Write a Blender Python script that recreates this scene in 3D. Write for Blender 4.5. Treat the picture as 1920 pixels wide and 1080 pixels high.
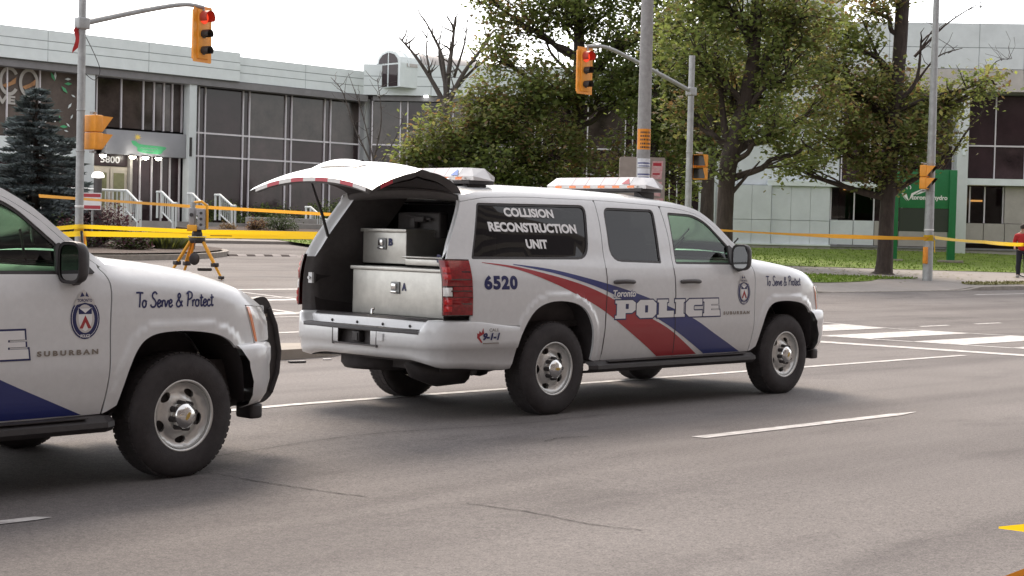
import bpy, bmesh, math, random
import numpy as np
from mathutils import Vector, Matrix, noise
from mathutils.geometry import delaunay_2d_cdt
random.seed(7)
R = math.radians
scene = bpy.context.scene
for o in list(bpy.data.objects):
    bpy.data.objects.remove(o)
col = scene.collection

# ---------------------------------------------------------------- camera
CAM = Vector((-9.686, -9.985, 1.48))
YAW, PITCH, ROLL = .7769, -.0329, .024
fw = Vector((math.cos(YAW)*math.cos(PITCH), math.sin(YAW)*math.cos(PITCH), math.sin(PITCH)))
rt = Vector((math.sin(YAW), -math.cos(YAW), 0))
up = rt.cross(fw)
rt2 = rt*math.cos(ROLL) + up*math.sin(ROLL)
up2 = -rt*math.sin(ROLL) + up*math.cos(ROLL)
cd = bpy.data.cameras.new('camera')
cam = bpy.data.objects.new('camera', cd)
col.objects.link(cam)
m = Matrix((rt2, up2, -fw)).transposed().to_4x4()
m.translation = CAM
cam.matrix_world = m
cd.sensor_width = 36
cd.lens = 36*3000/1920
cd.clip_start = .1
cd.clip_end = 3000
scene.camera = cam

# ---------------------------------------------------------------- light
SUN_EL, SUN_AZ = R(44), R(62)          # direction towards the sun, azimuth measured from +X to +Y
world = bpy.data.worlds.new('World')
scene.world = world
world.use_nodes = True
wn = world.node_tree
wn.nodes.clear()
sky = wn.nodes.new('ShaderNodeTexSky')
sky.sky_type = 'NISHITA'
sky.sun_disc = False
sky.sun_elevation = SUN_EL
sky.sun_rotation = R(90) - SUN_AZ
sky.air_density = 1.0
sky.dust_density = 1.5
sky.ozone_density = 1.0
hs = wn.nodes.new('ShaderNodeHueSaturation')
hs.inputs['Saturation'].default_value = .22
bg = wn.nodes.new('ShaderNodeBackground')
bg.inputs['Strength'].default_value = .15
wo = wn.nodes.new('ShaderNodeOutputWorld')
wn.links.new(sky.outputs[0], hs.inputs['Color'])
veil = wn.nodes.new('ShaderNodeMix')       # thin even cloud over the whole sky
veil.data_type = 'RGBA'; veil.blend_type = 'ADD'; veil.inputs[0].default_value = 1
veil.inputs[7].default_value = (1.3, 1.16, 1.10, 1)
wn.links.new(hs.outputs[0], veil.inputs[6])
wn.links.new(veil.outputs[2], bg.inputs['Color'])
wn.links.new(bg.outputs[0], wo.inputs['Surface'])
sl = bpy.data.lights.new('sun', 'SUN')
sl.energy = 1.7
sl.angle = R(24)
sl.color = (1, .84, .68)
sun = bpy.data.objects.new('sun', sl)
col.objects.link(sun)
sd = Vector((math.cos(SUN_EL)*math.cos(SUN_AZ), math.cos(SUN_EL)*math.sin(SUN_AZ), math.sin(SUN_EL)))
sun.rotation_euler = sd.to_track_quat('Z', 'Y').to_euler()
scene.render.engine = 'CYCLES'
cy = scene.cycles
cy.max_bounces = 6; cy.diffuse_bounces = 3; cy.glossy_bounces = 3; cy.transmission_bounces = 4; cy.transparent_max_bounces = 10; cy.volume_bounces = 0
cy.caustics_reflective = False; cy.caustics_refractive = False
vs = scene.view_settings
vs.view_transform = 'Standard'
vs.look = 'None'
vs.exposure = 1.12
vs.gamma = 1
vs.use_curve_mapping = False

# ---------------------------------------------------------------- materials
MATS = {}
def mat(name, c, rough=.6, metal=0, var=0, vscale=6, bump=0, bscale=60, coat=0, alpha=None, emit=None, estr=0, spec=.5, c2=None, coords='Object', stretch=None, trans=0):
    """principled material with a little noise in colour and relief"""
    if name in MATS: return MATS[name]
    M = bpy.data.materials.new(name)
    M.use_nodes = True
    n = M.node_tree.nodes; L = M.node_tree.links
    b = n['Principled BSDF']
    b.inputs['Base Color'].default_value = (*c, 1)
    b.inputs['Roughness'].default_value = rough
    b.inputs['Metallic'].default_value = metal
    b.inputs['Specular IOR Level'].default_value = spec
    b.inputs['Coat Weight'].default_value = coat
    b.inputs['Coat Roughness'].default_value = .06
    b.inputs['Transmission Weight'].default_value = trans
    if emit:
        b.inputs['Emission Color'].default_value = (*emit, 1)
        b.inputs['Emission Strength'].default_value = estr
    if var or bump:
        tc = n.new('ShaderNodeTexCoord')
        src = tc.outputs[coords]
        if stretch:
            mp = n.new('ShaderNodeMapping'); mp.inputs['Scale'].default_value = stretch
            L.new(src, mp.inputs[0]); src = mp.outputs[0]
    if var:
        t = n.new('ShaderNodeTexNoise'); t.inputs['Scale'].default_value = vscale; t.inputs['Detail'].default_value = 7
        t.inputs['Roughness'].default_value = .65
        L.new(src, t.inputs['Vector'])
        r = n.new('ShaderNodeValToRGB')
        a = c2 or tuple(max(0, x*(1-var)) for x in c)
        z = c if c2 else tuple(min(1, x*(1+var)) for x in c)
        r.color_ramp.elements[0].position = .32; r.color_ramp.elements[1].position = .68
        r.color_ramp.elements[0].color = (*a, 1); r.color_ramp.elements[1].color = (*z, 1)
        L.new(t.outputs[0], r.inputs[0]); L.new(r.outputs[0], b.inputs['Base Color'])
    if bump:
        t2 = n.new('ShaderNodeTexNoise'); t2.inputs['Scale'].default_value = bscale; t2.inputs['Detail'].default_value = 4
        L.new(src, t2.inputs['Vector'])
        bp = n.new('ShaderNodeBump'); bp.inputs['Strength'].default_value = bump; bp.inputs['Distance'].default_value = .02
        L.new(t2.outputs[0], bp.inputs['Height']); L.new(bp.outputs[0], b.inputs['Normal'])
    MATS[name] = M
    return M

def glass_mat(name, tint, refl=1.0, rough=.02, ior=1.5):
    """thin pane: tinted see-through layer under a fresnel reflection"""
    M = bpy.data.materials.new(name); M.use_nodes = True
    n = M.node_tree.nodes; L = M.node_tree.links; n.clear()
    out = n.new('ShaderNodeOutputMaterial'); mx = n.new('ShaderNodeMixShader')
    tr = n.new('ShaderNodeBsdfTransparent'); tr.inputs[0].default_value = (*tint, 1)
    gl = n.new('ShaderNodeBsdfGlossy'); gl.inputs['Roughness'].default_value = rough
    gl.inputs['Color'].default_value = (refl, refl, refl, 1)
    fr = n.new('ShaderNodeFresnel'); fr.inputs['IOR'].default_value = ior
    L.new(fr.outputs[0], mx.inputs[0]); L.new(tr.outputs[0], mx.inputs[1]); L.new(gl.outputs[0], mx.inputs[2])
    L.new(mx.outputs[0], out.inputs[0])
    MATS[name] = M
    return M

mat('paint', (.70, .71, .715), .30, coat=.7, var=.035, vscale=22)
mat('paint_blue', (.018, .03, .17), .3, coat=.5)
mat('paint_red', (.36, .018, .025), .3, coat=.5)
mat('decal_white', (.82, .82, .82), .35)
mat('decal_navy', (.015, .02, .1), .35)
mat('decal_grey', (.25, .22, .19), .4, metal=.4)
mat('decal_gold', (.55, .38, .1), .4, metal=.5)
mat('plastic', (.032, .028, .029), .5, var=.2, vscale=20, bump=.1, bscale=300)
mat('plastic_grey', (.085, .078, .078), .6, var=.15, vscale=15)
mat('trim', (.046, .039, .040), .7, var=.2, vscale=12)
mat('headliner', (.32, .31, .29), .9, var=.08, vscale=10)
mat('seat', (.30, .29, .27), .85, var=.12, vscale=18, bump=.2)
mat('carpet', (.035, .032, .032), .95, var=.3, vscale=60, bump=.4, bscale=200)
mat('rubber', (.040, .035, .036), .8, var=.25, vscale=14, bump=.15, bscale=120)
mat('chrome', (.75, .75, .74), .16, metal=1, var=.06, vscale=8)
mat('steel_wheel', (.66, .66, .64), .3, metal=.55, var=.1, vscale=12)
mat('aluminium', (.62, .61, .57), .42, metal=.75, var=.1, vscale=9, bump=.04, bscale=20)
mat('lamp_red', (.24, .006, .010), .12, coat=.5, var=.35, vscale=30)
mat('lamp_bulb', (.50, .02, .022), .12, coat=.5, var=.2, vscale=40)
mat('lamp_dark_red', (.06, .004, .006), .15, coat=1)
mat('lamp_clear', (.75, .74, .72), .12, coat=1)
mat('lamp_amber', (.8, .22, .06), .2, coat=1)
mat('lamp_lens', (.60, .59, .59), .12, coat=1, var=.06, vscale=12)
mat('lamp_pink', (.58, .49, .49), .12, coat=1, var=.05, vscale=12)
mat('lamp_triangle', (.30, .01, .03), .3)
mat('lamp_blue', (.015, .10, .42), .2, coat=1)
mat('reflect_red', (.42, .03, .05), .35)
mat('reflect_white', (.6, .58, .56), .35)
glass_mat('glass_dark', (.035, .03, .033), .9)
glass_mat('glass_green', (.60, .84, .68), .9)
glass_mat('mirror_glass', (.0, .0, .0), .45, ior=12)

# ---------------------------------------------------------------- mesh helpers
def empty(name, loc=(0, 0, 0), rz=0, parent=None):
    o = bpy.data.objects.new(name, None)
    o.empty_display_size = .2
    col.objects.link(o); o.location = loc; o.rotation_euler = (0, 0, rz); o.parent = parent
    return o
def tag(o, label=None, cat=None, group=None, kind=None):
    if label: o['label'] = label
    if cat: o['category'] = cat
    if group: o['group'] = group
    if kind: o['kind'] = kind
    return o
def obj(name, me, material=None, parent=None):
    o = bpy.data.objects.new(name, me)
    col.objects.link(o); o.parent = parent
    if material is not None:
        for mm in (material if isinstance(material, (list, tuple)) else [material]):
            me.materials.append(MATS[mm] if isinstance(mm, str) else mm)
    return o
class MB:
    """collects shapes, builds one mesh object"""
    def __init__(s): s.v = []; s.f = []; s.mi = []; s.sm = []
    def add(s, vs, fs, mi=0, smooth=False):
        k = len(s.v); s.v += [tuple(v) for v in vs]
        for f in fs:
            s.f.append([i+k for i in f]); s.mi.append(mi); s.sm.append(smooth)
        return s
    def box(s, c, d, rz=0, mi=0, M=None, bev=0):
        hx, hy, hz = d[0]/2, d[1]/2, d[2]/2
        if bev:
            b = min(bev, hx*.9, hy*.9, hz*.9); P = []; F = []
            bm = bmesh.new(); bmesh.ops.create_cube(bm, size=1)
            for v in bm.verts: v.co = Vector((v.co.x*2*hx, v.co.y*2*hy, v.co.z*2*hz))
            bmesh.ops.bevel(bm, geom=bm.edges[:], offset=b, segments=2, profile=.6, affect='EDGES')
            P = [v.co.copy() for v in bm.verts]; bm.verts.index_update(); F = [[v.index for v in f.verts] for f in bm.faces]; bm.free()
        else:
            P = [Vector((x, y, z)) for x in (-hx, hx) for y in (-hy, hy) for z in (-hz, hz)]
            F = [(0, 1, 3, 2), (4, 6, 7, 5), (0, 4, 5, 1), (2, 3, 7, 6), (0, 2, 6, 4), (1, 5, 7, 3)]
        if M is None: M = Matrix.Rotation(rz, 3, 'Z')
        return s.add([M @ p + Vector(c) for p in P], F, mi, bool(bev))
    def tube(s, pts, rad, n=8, mi=0, caps=True, smooth=True):
        pts = [Vector(p) for p in pts]; rad = rad if isinstance(rad, (list, tuple)) else [rad]*len(pts)
        V = []; F = []; a = None
        for i, p in enumerate(pts):
            d = (pts[min(i+1, len(pts)-1)] - pts[max(i-1, 0)]).normalized()
            if a is None: a = d.orthogonal().normalized()
            a = (a - d*a.dot(d))
            a = a.normalized() if a.length > 1e-6 else d.orthogonal().normalized()
            b = d.cross(a)
            for k in range(n):
                t = 2*math.pi*k/n
                V.append(p + (a*math.cos(t) + b*math.sin(t))*rad[i])
        for i in range(len(pts)-1):
            for k in range(n):
                F.append((i*n+k, i*n+(k+1) % n, (i+1)*n+(k+1) % n, (i+1)*n+k))
        s.add(V, F, mi, smooth)
        if caps: s.add(V[:n], [tuple(range(n))[::-1]], mi); s.add(V[-n:], [tuple(range(n))], mi)
        return s
    def lathe(s, prof, n=32, axis='Y', c=(0, 0, 0), mi=0, smooth=True, a0=0, a1=2*math.pi):
        """prof: (radius, offset along axis)"""
        full = abs(a1-a0-2*math.pi) < 1e-6; nn = n if full else n+1
        V = []; F = []
        for r, h in prof:
            for k in range(nn):
                t = a0+(a1-a0)*k/n
                u, w = r*math.cos(t), r*math.sin(t)
                p = {'Y': (u, h, w), 'Z': (u, w, h), 'X': (h, u, w)}[axis]
                V.append((p[0]+c[0], p[1]+c[1], p[2]+c[2]))
        for i in range(len(prof)-1):
            for k in range(n):
                k2 = (k+1) % nn
                F.append((i*nn+k, i*nn+k2, (i+1)*nn+k2, (i+1)*nn+k))
        return s.add(V, F, mi, smooth)
    def grid(s, nu, nv, f, mi=0, smooth=True, skip=None):
        V = [f(i/nu, j/nv) for j in range(nv+1) for i in range(nu+1)]
        F = []
        for j in range(nv):
            for i in range(nu):
                if skip and skip(i, j): continue
                F.append((j*(nu+1)+i, j*(nu+1)+i+1, (j+1)*(nu+1)+i+1, (j+1)*(nu+1)+i))
        return s.add(V, F, mi, smooth)
    def prism(s, poly, y0, y1, plane='XZ', mi=0, M=None):
        """extrude a 2D polygon"""
        n = len(poly)
        mk = {'XZ': lambda a, b, t: (a, t, b), 'YZ': lambda a, b, t: (t, a, b), 'XY': lambda a, b, t: (a, b, t)}[plane]
        V = [mk(a, b, y0) for a, b in poly] + [mk(a, b, y1) for a, b in poly]
        if M is not None: V = [M @ Vector(v) for v in V]
        F = [tuple(range(n))[::-1], tuple(range(n, 2*n))] + [(i, (i+1) % n, n+(i+1) % n, n+i) for i in range(n)]
        return s.add(V, F, mi)
    def build(s, name, material, parent=None, loc=None, fix=True):
        if len(s.v) < 20000:
            used = sorted({i for f in s.f for i in f})
            if len(used) < len(s.v):
                mp = {k: i for i, k in enumerate(used)}; s.v = [s.v[i] for i in used]; s.f = [[mp[i] for i in f] for f in s.f]
        me = bpy.data.meshes.new(name)
        me.from_pydata([tuple(v) for v in s.v], [], s.f)
        me.polygons.foreach_set('material_index', s.mi); me.polygons.foreach_set('use_smooth', s.sm)
        me.update()
        if fix and len(s.f) < 30000:
            bm = bmesh.new(); bm.from_mesh(me)
            bmesh.ops.recalc_face_normals(bm, faces=bm.faces[:]); bm.to_mesh(me); bm.free()
        o = obj(name, me, material, parent)
        if loc: o.location = loc
        return o
def copy_tree(o, parent=None, skip=()):
    c = o.copy(); col.objects.link(c); c.parent = parent
    for ch in list(o.children):
        if ch.name.split('.')[0] in skip: continue
        copy_tree(ch, c, skip)
    return c
def relabel(root, a, b):
    if 'label' in root: root['label'] = root['label'].replace(a, b)

# 2D helpers
def curve(xs, ys):
    """smooth interpolation through knots"""
    xs = np.array(xs, float); ys = np.array(ys, float)
    d = np.diff(ys)/np.diff(xs); mm = np.zeros(len(xs)); mm[0] = d[0]; mm[-1] = d[-1]
    for i in range(1, len(xs)-1):
        mm[i] = 0 if d[i-1]*d[i] <= 0 else 2*d[i-1]*d[i]/(d[i-1]+d[i])
    def f(x):
        if x <= xs[0]: return float(ys[0] + mm[0]*(x-xs[0]))
        if x >= xs[-1]: return float(ys[-1] + mm[-1]*(x-xs[-1]))
        i = int(np.searchsorted(xs, x))-1; h = xs[i+1]-xs[i]; t = (x-xs[i])/h
        return float((2*t**3-3*t*t+1)*ys[i] + (t**3-2*t*t+t)*h*mm[i] + (-2*t**3+3*t*t)*ys[i+1] + (t**3-t*t)*h*mm[i+1])
    return f
def catmull(P, n=6, closed=False):
    out = []; N = len(P)
    for i in range(N if closed else N-1):
        p0, p1, p2, p3 = [P[(i+k) % N] if closed else P[min(max(i+k, 0), N-1)] for k in (-1, 0, 1, 2)]
        for j in range(n):
            t = j/n
            out.append(tuple(.5*((2*b)+(c-a)*t+(2*a-5*b+4*c-d)*t*t+(-a+3*b-3*c+d)*t**3) for a, b, c, d in zip(p0, p1, p2, p3)))
    if not closed: out.append(tuple(P[-1]))
    return out
def rp(P, r, n=5):
    """round the corners of a polygon"""
    out = []; N = len(P)
    for i in range(N):
        rr = r[i] if isinstance(r, (list, tuple)) else r
        a, b, c = [Vector(P[(i+k) % N]) for k in (-1, 0, 1)]
        if rr <= 0: out.append(tuple(b)); continue
        u = (a-b); w = (c-b); q = min(rr, u.length*.49, w.length*.49)
        p0 = b+u.normalized()*q; p2 = b+w.normalized()*q
        for k in range(n+1):
            t = k/n; out.append(tuple(p0*(1-t)**2 + b*2*t*(1-t) + p2*t*t))
    return out
def area(P): return .5*sum(P[i][0]*P[(i+1) % len(P)][1]-P[(i+1) % len(P)][0]*P[i][1] for i in range(len(P)))
def offset(P, d):
    """grow a polygon outwards by d"""
    s = 1 if area(P) > 0 else -1; out = []
    for i in range(len(P)):
        a, b, c = Vector(P[i-1]), Vector(P[i]), Vector(P[(i+1) % len(P)])
        e1 = (b-a); e2 = (c-b)
        if e1.length < 1e-7 or e2.length < 1e-7: out.append(tuple(b)); continue
        e1.normalize(); e2.normalize()
        n1 = Vector((e1.y, -e1.x))*s; n2 = Vector((e2.y, -e2.x))*s
        k = n1+n2
        out.append(tuple(b + k*(2*d/max(.6, k.length_squared))))
    return out
def resample(P, h):
    out = []; N = len(P)
    for i in range(N):
        a = P[i]; b = P[(i+1) % N]; L = math.hypot(a[0]-b[0], a[1]-b[1])
        if L < 1e-5: continue
        k = max(1, int(math.ceil(L/h)))
        for j in range(k): out.append((a[0]+(b[0]-a[0])*j/k, a[1]+(b[1]-a[1])*j/k))
    return out
def inside(x, y, P):
    r = False; N = len(P); j = N-1
    for i in range(N):
        xi, yi = P[i]; xj, yj = P[j]
        if (yi > y) != (yj > y) and x < (xj-xi)*(y-yi)/(yj-yi)+xi: r = not r
        j = i
    return r
def tri2d(outer, holes=(), h=.06):
    loops = [resample(outer, h)] + [resample(k, h) for k in holes]
    pts = []; edges = []
    for Lp in loops:
        k = len(pts); pts += Lp; edges += [(k+i, k+(i+1) % len(Lp)) for i in range(len(Lp))]
    B = np.array(pts)
    x0, y0 = B.min(0); x1, y1 = B.max(0)
    for iy in range(int((y1-y0)/h)+1):
        for ix in range(int((x1-x0)/h)+1):
            x = x0+(ix+(.5 if iy % 2 else 0))*h; y = y0+(iy+.5)*h
            if inside(x, y, loops[0]) and not any(inside(x, y, q) for q in loops[1:]):
                if ((B[:, 0]-x)**2+(B[:, 1]-y)**2).min() > (.55*h)**2: pts.append((x, y))
    vs_, es_, fs_, *_ = delaunay_2d_cdt([Vector(p) for p in pts], edges, [], 0, 1e-6)
    F = []
    for f in fs_:
        cx = sum(vs_[i].x for i in f)/len(f); cy = sum(vs_[i].y for i in f)/len(f)
        if inside(cx, cy, loops[0]) and not any(inside(cx, cy, q) for q in loops[1:]): F.append(list(f))
    return [(v.x, v.y) for v in vs_], F
def panel(name, outer, holes, S, out, material, parent=None, h=.06, flange=.02, flip_flange=1):
    """sheet with folded edges: a 2D outline laid on the surface S(u, v)"""
    V2, F = tri2d(outer, holes, h)
    used = sorted({i for f in F for i in f}); mp = {k: i for i, k in enumerate(used)}
    V2 = [V2[i] for i in used]; F = [[mp[i] for i in f] for f in F]
    out = Vector(out); P = []; N = []; e = 1e-3
    for u, w in V2:
        p = Vector(S(u, w)); n = (Vector(S(u+e, w))-Vector(S(u-e, w))).cross(Vector(S(u, w+e))-Vector(S(u, w-e)))
        n = n.normalized() if n.length > 0 else out.copy()
        if n.dot(out) < 0: n = -n
        P.append(p); N.append(n)
    cnt = {}
    for f in F:
        g = (P[f[1]]-P[f[0]]).cross(P[f[2]]-P[f[0]])
        if g.dot(N[f[0]]) < 0: f.reverse()
        for a, b in zip(f, f[1:]+f[:1]): cnt[(a, b)] = 1
    LN = [N[i] for f in F for i in f]
    nF = len(F); V = list(P)
    if flange:
        for (a, b) in [k for k in cnt if (k[1], k[0]) not in cnt]:
            k = len(V); V += [P[a], P[b], P[b]-N[b]*flange, P[a]-N[a]*flange]
            q = [k+1, k, k+3, k+2]; F.append(q)
            g = (V[q[1]]-V[q[0]]).cross(V[q[2]]-V[q[0]])
            LN += [g.normalized() if g.length > 0 else N[a]]*4
    me = bpy.data.meshes.new(name); me.from_pydata([tuple(v) for v in V], [], F)
    me.polygons.foreach_set('use_smooth', [True]*len(F)); me.update()
    try: me.normals_split_custom_set([tuple(n) for n in LN])
    except Exception as ex: print('normals', ex)
    return obj(name, me, material, parent)
def text_mesh(s, size=1, bold=0, shear=0, spacing=1):
    """flat lettering -> (verts 2D, faces), origin at left baseline"""
    cu = bpy.data.curves.new('t', 'FONT'); cu.body = s; cu.size = size; cu.offset = bold; cu.shear = shear; cu.space_character = spacing
    cu.resolution_u = 4
    o = bpy.data.objects.new('t', cu); col.objects.link(o)
    dg = bpy.context.evaluated_depsgraph_get(); me = o.evaluated_get(dg).to_mesh()
    V = [(v.co.x, v.co.y) for v in me.vertices]; F = [list(p.vertices) for p in me.polygons]
    o.evaluated_get(dg).to_mesh_clear(); bpy.data.objects.remove(o); bpy.data.curves.remove(cu)
    return V, F
def fit_text(s, x0, z0, x1, z1, **k):
    """lettering scaled into a box"""
    V, F = text_mesh(s, **k)
    a = np.array(V); mn = a.min(0); mx = a.max(0)
    V = [(x0+(x-mn[0])/(mx[0]-mn[0])*(x1-x0), z0+(y-mn[1])/(mx[1]-mn[1])*(z1-z0)) for x, y in V]
    return V, F
def stroke2d(P, w):
    """ribbon along a 2D polyline"""
    V = []; F = []
    for i, p in enumerate(P):
        a = Vector(P[max(i-1, 0)]); b = Vector(P[min(i+1, len(P)-1)]); d = b-a
        d = d.normalized() if d.length else Vector((1, 0)); n = Vector((-d.y, d.x))*w/2
        V += [(p[0]+n.x, p[1]+n.y), (p[0]-n.x, p[1]-n.y)]
        if i: F.append([2*i-2, 2*i-1, 2*i+1, 2*i])
    return V, F
def decal(name, items, S, out, parent, mats):
    """items: (verts2D, faces, material index, lift) laid on S(u, v, lift)"""
    b = MB()
    for V, F, mi, lift in items:
        b.add([S(u, w, lift) for u, w in V], F, mi)
    o = b.build(name, mats, parent, fix=False)
    me = o.data; out = Vector(out); bm = bmesh.new(); bm.from_mesh(me)
    for f in bm.faces:
        if f.normal.dot(out) < 0: f.normal_flip()
    bm.to_mesh(me); bm.free()
    return o
# ================================================================ the police utility vehicle
# local frame: x forward from the rear axle, y to the left, z up
_b = curve([.30, .42, .55, .75, .95, 1.12, 1.22, 1.30, 1.50, 1.70, 1.80, 1.86, 1.92], [.90, .945, .975, 1.0, 1.0, .988, .962, .93, .862, .785, .735, .66, .50])
ZR = curve([-.90, -.6, 0, .7, 1.24, 1.75, 2.08, 2.33, 2.52, 2.76], [1.79, 1.832, 1.85, 1.85, 1.838, 1.815, 1.765, 1.635, 1.475, 1.318])   # roof edge and windscreen pillar
ZH = curve([2.70, 3.03, 3.36, 3.6, 3.8, 3.92, 4.02, 4.1], [1.318, 1.288, 1.245, 1.203, 1.152, 1.105, 1.065, 1.035])                         # bonnet edge
FARCH = catmull([(2.79, .42), (2.83, .56), (2.872, .70), (2.92, .80), (2.985, .868), (3.09, .903), (3.28, .910), (3.49, .888), (3.615, .847), (3.69, .79), (3.76, .685), (3.80, .567), (3.84, .43)], 4)
RARCH = catmull([(-.52, .40), (-.46, .60), (-.39, .75), (-.28, .872), (-.14, .932), (.03, .947), (.22, .922), (.35, .855), (.43, .73), (.46, .58), (.46, .437)], 4)
_S0 = np.array(FARCH[:-1]+RARCH[:-1]); _SD = np.array(FARCH[1:]+RARCH[1:])-_S0; _SL = (_SD**2).sum(1)
def arch_dist(x, z):
    px, pz = x-_S0[:, 0], z-_S0[:, 1]
    t = np.clip((px*_SD[:, 0]+pz*_SD[:, 1])/_SL, 0, 1)
    return math.sqrt(((px-t*_SD[:, 0])**2+(pz-t*_SD[:, 1])**2).min())
def sstep(a, b, x):
    t = min(1, max(0, (x-a)/(b-a))); return t*t*(3-2*t)
def WB(x, z):
    w = _b(z)
    if x < -.5: w -= .07*((-.5-x)/.75)**2.2
    if x > 3.35: w -= .30*((x-3.35)/.88)**2.5
    return w
def WS(x, z):
    w = WB(x, z)
    if x > 2.6:
        q = (z-(ZH(x)-.13))/.13
        if q > 0: w -= .065*sstep(2.6, 2.95, x)*min(q, 1.3)**2
    if z < 1.1:
        d = arch_dist(x, z)
        w += .014*(1-sstep(.045, .085, d))
    return w
def RX(z):   # rear edge of the body side
    return -1.19 + .30*sstep(1.15, 1.95, z)*1.15
SM = ['paint']

def make_wheel():
    w = empty('wheel')
    t = MB()
    prof = [(.205, .10), (.235, .117), (.29, .122), (.335, .118), (.365, .104), (.380, .085), (.387, .055), (.3885, .03)]
    prof = prof + [(r, -y) for r, y in prof[::-1]]
    t.lathe(prof, 56)
    for k in range(60):     # tread blocks, flush with the shoulder
        a = 2*math.pi*k/60
        for y_ in (-.06, 0, .06):
            M = Matrix.Rotation(-a-.04+(.05 if y_ == 0 else 0), 3, 'Y')
            t.box(M @ Vector((.3858, y_, 0)), (.008, .048, .030), M=M)
    t.build('tyre', 'rubber', w)
    r = MB()
    r.lathe([(.208, -.098), (.222, -.104), (.2235, -.112), (.216, -.114), (.208, -.106), (.203, -.08), (.198, -.03), (.200, .09), (.222, .10)], 56)
    rim = r.build('rim', 'steel_wheel', w)
    outer = [(.2015*math.cos(2*math.pi*k/60), .2015*math.sin(2*math.pi*k/60)) for k in range(60)]
    holes = [[(.06*math.cos(2*math.pi*k/24), .06*math.sin(2*math.pi*k/24)) for k in range(24)]]
    for q in range(5):
        a = R(90+20+72*q); hp = []
        for k in range(18):
            t_ = 2*math.pi*k/18; u, v_ = .152+.023*math.cos(t_), .04*math.sin(t_)
            hp.append((u*math.cos(a)-v_*math.sin(a), u*math.sin(a)+v_*math.cos(a)))
        holes.append(hp)
    dish = curve([0, .07, .10, .125, .155, .185, .2015], [-.085, -.083, -.082, -.068, -.052, -.060, -.085])
    panel('wheel_disc', outer, holes, lambda u, v: (u, dish(math.hypot(u, v)), v), (0, -1, 0), 'steel_wheel', w, h=.02, flange=.028)
    b = MB(); b.lathe([(.0, .05), (.19, .05), (.19, -.02), (.0, -.02)], 24); b.build('brake_drum', 'plastic_grey', w)
    c = MB()
    c.lathe([(.082, -.075), (.081, -.122), (.074, -.136), (.056, -.146), (.052, -.150), (.0, -.151)], 32)
    c.build('hub_cap', 'chrome', w)
    for k in range(8):
        a = 2*math.pi*k/8
        l = MB(); l.tube([(.079*math.cos(a), -.078, .079*math.sin(a)), (.079*math.cos(a), -.128, .079*math.sin(a))], [.021, .017], 8)
        l.build('lug_cover', 'plastic', w)
    e = MB(); e.box((0, -.152, 0), (.05, .004, .014)); e.box((0, -.152, 0), (.022, .005, .022)); e.build('emblem', 'decal_gold', w)
    return w

# stroke lettering for the motto, unit cell per letter (x advance)
SCRIPT = {
 'T': ([[(.0, .98), (.3, 1.0), (.75, .97)], [(.42, .98), (.40, .5), (.36, .0)]], .62),
 'o': ([[(.36, .44), (.14, .44), (.04, .2), (.16, .01), (.36, .06), (.42, .28), (.34, .44), (.5, .36)]], .52),
 'S': ([[(.68, .86), (.5, 1.02), (.24, .92), (.2, .68), (.42, .5), (.56, .28), (.44, .04), (.14, .02), (.0, .18)]], .68),
 'e': ([[(.04, .2), (.3, .28), (.36, .42), (.2, .48), (.06, .3), (.1, .06), (.26, .0), (.46, .14)]], .45),
 'r': ([[(.06, .46), (.1, .2), (.08, .0)], [(.09, .24), (.2, .44), (.36, .42)]], .36),
 'v': ([[(.02, .46), (.12, .02), (.34, .40), (.44, .38)]], .42),
 '&': ([[(.7, .0), (.3, .5), (.2, .78), (.36, .9), (.46, .72), (.2, .44), (.04, .2), (.16, .0), (.44, .06), (.66, .42)]], .75),
 'P': ([[(.2, .96), (.18, .5), (.12, .0)], [(.02, .86), (.3, 1.02), (.6, .92), (.58, .64), (.34, .5), (.18, .5)]], .60),
 't': ([[(.2, .82), (.14, .2), (.2, .02), (.36, .1)], [(.0, .58), (.4, .62)]], .36),
 'c': ([[(.38, .38), (.2, .46), (.06, .26), (.12, .04), (.28, .0), (.44, .12)]], .42),
 ' ': ([], .38)}
def script_text(s, x0, z0, x1, h, w):
    out = []; x = 0; tot = sum(SCRIPT[c][1] for c in s)
    k = (x1-x0)/tot
    for c in s:
        for st in SCRIPT[c][0]:
            P = [(x0+(x+a+.10*b)*k, z0+b*h) for a, b in st]
            out.append(stroke2d(catmull(P, 5), w))
        x += SCRIPT[c][1]
    return out
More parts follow.
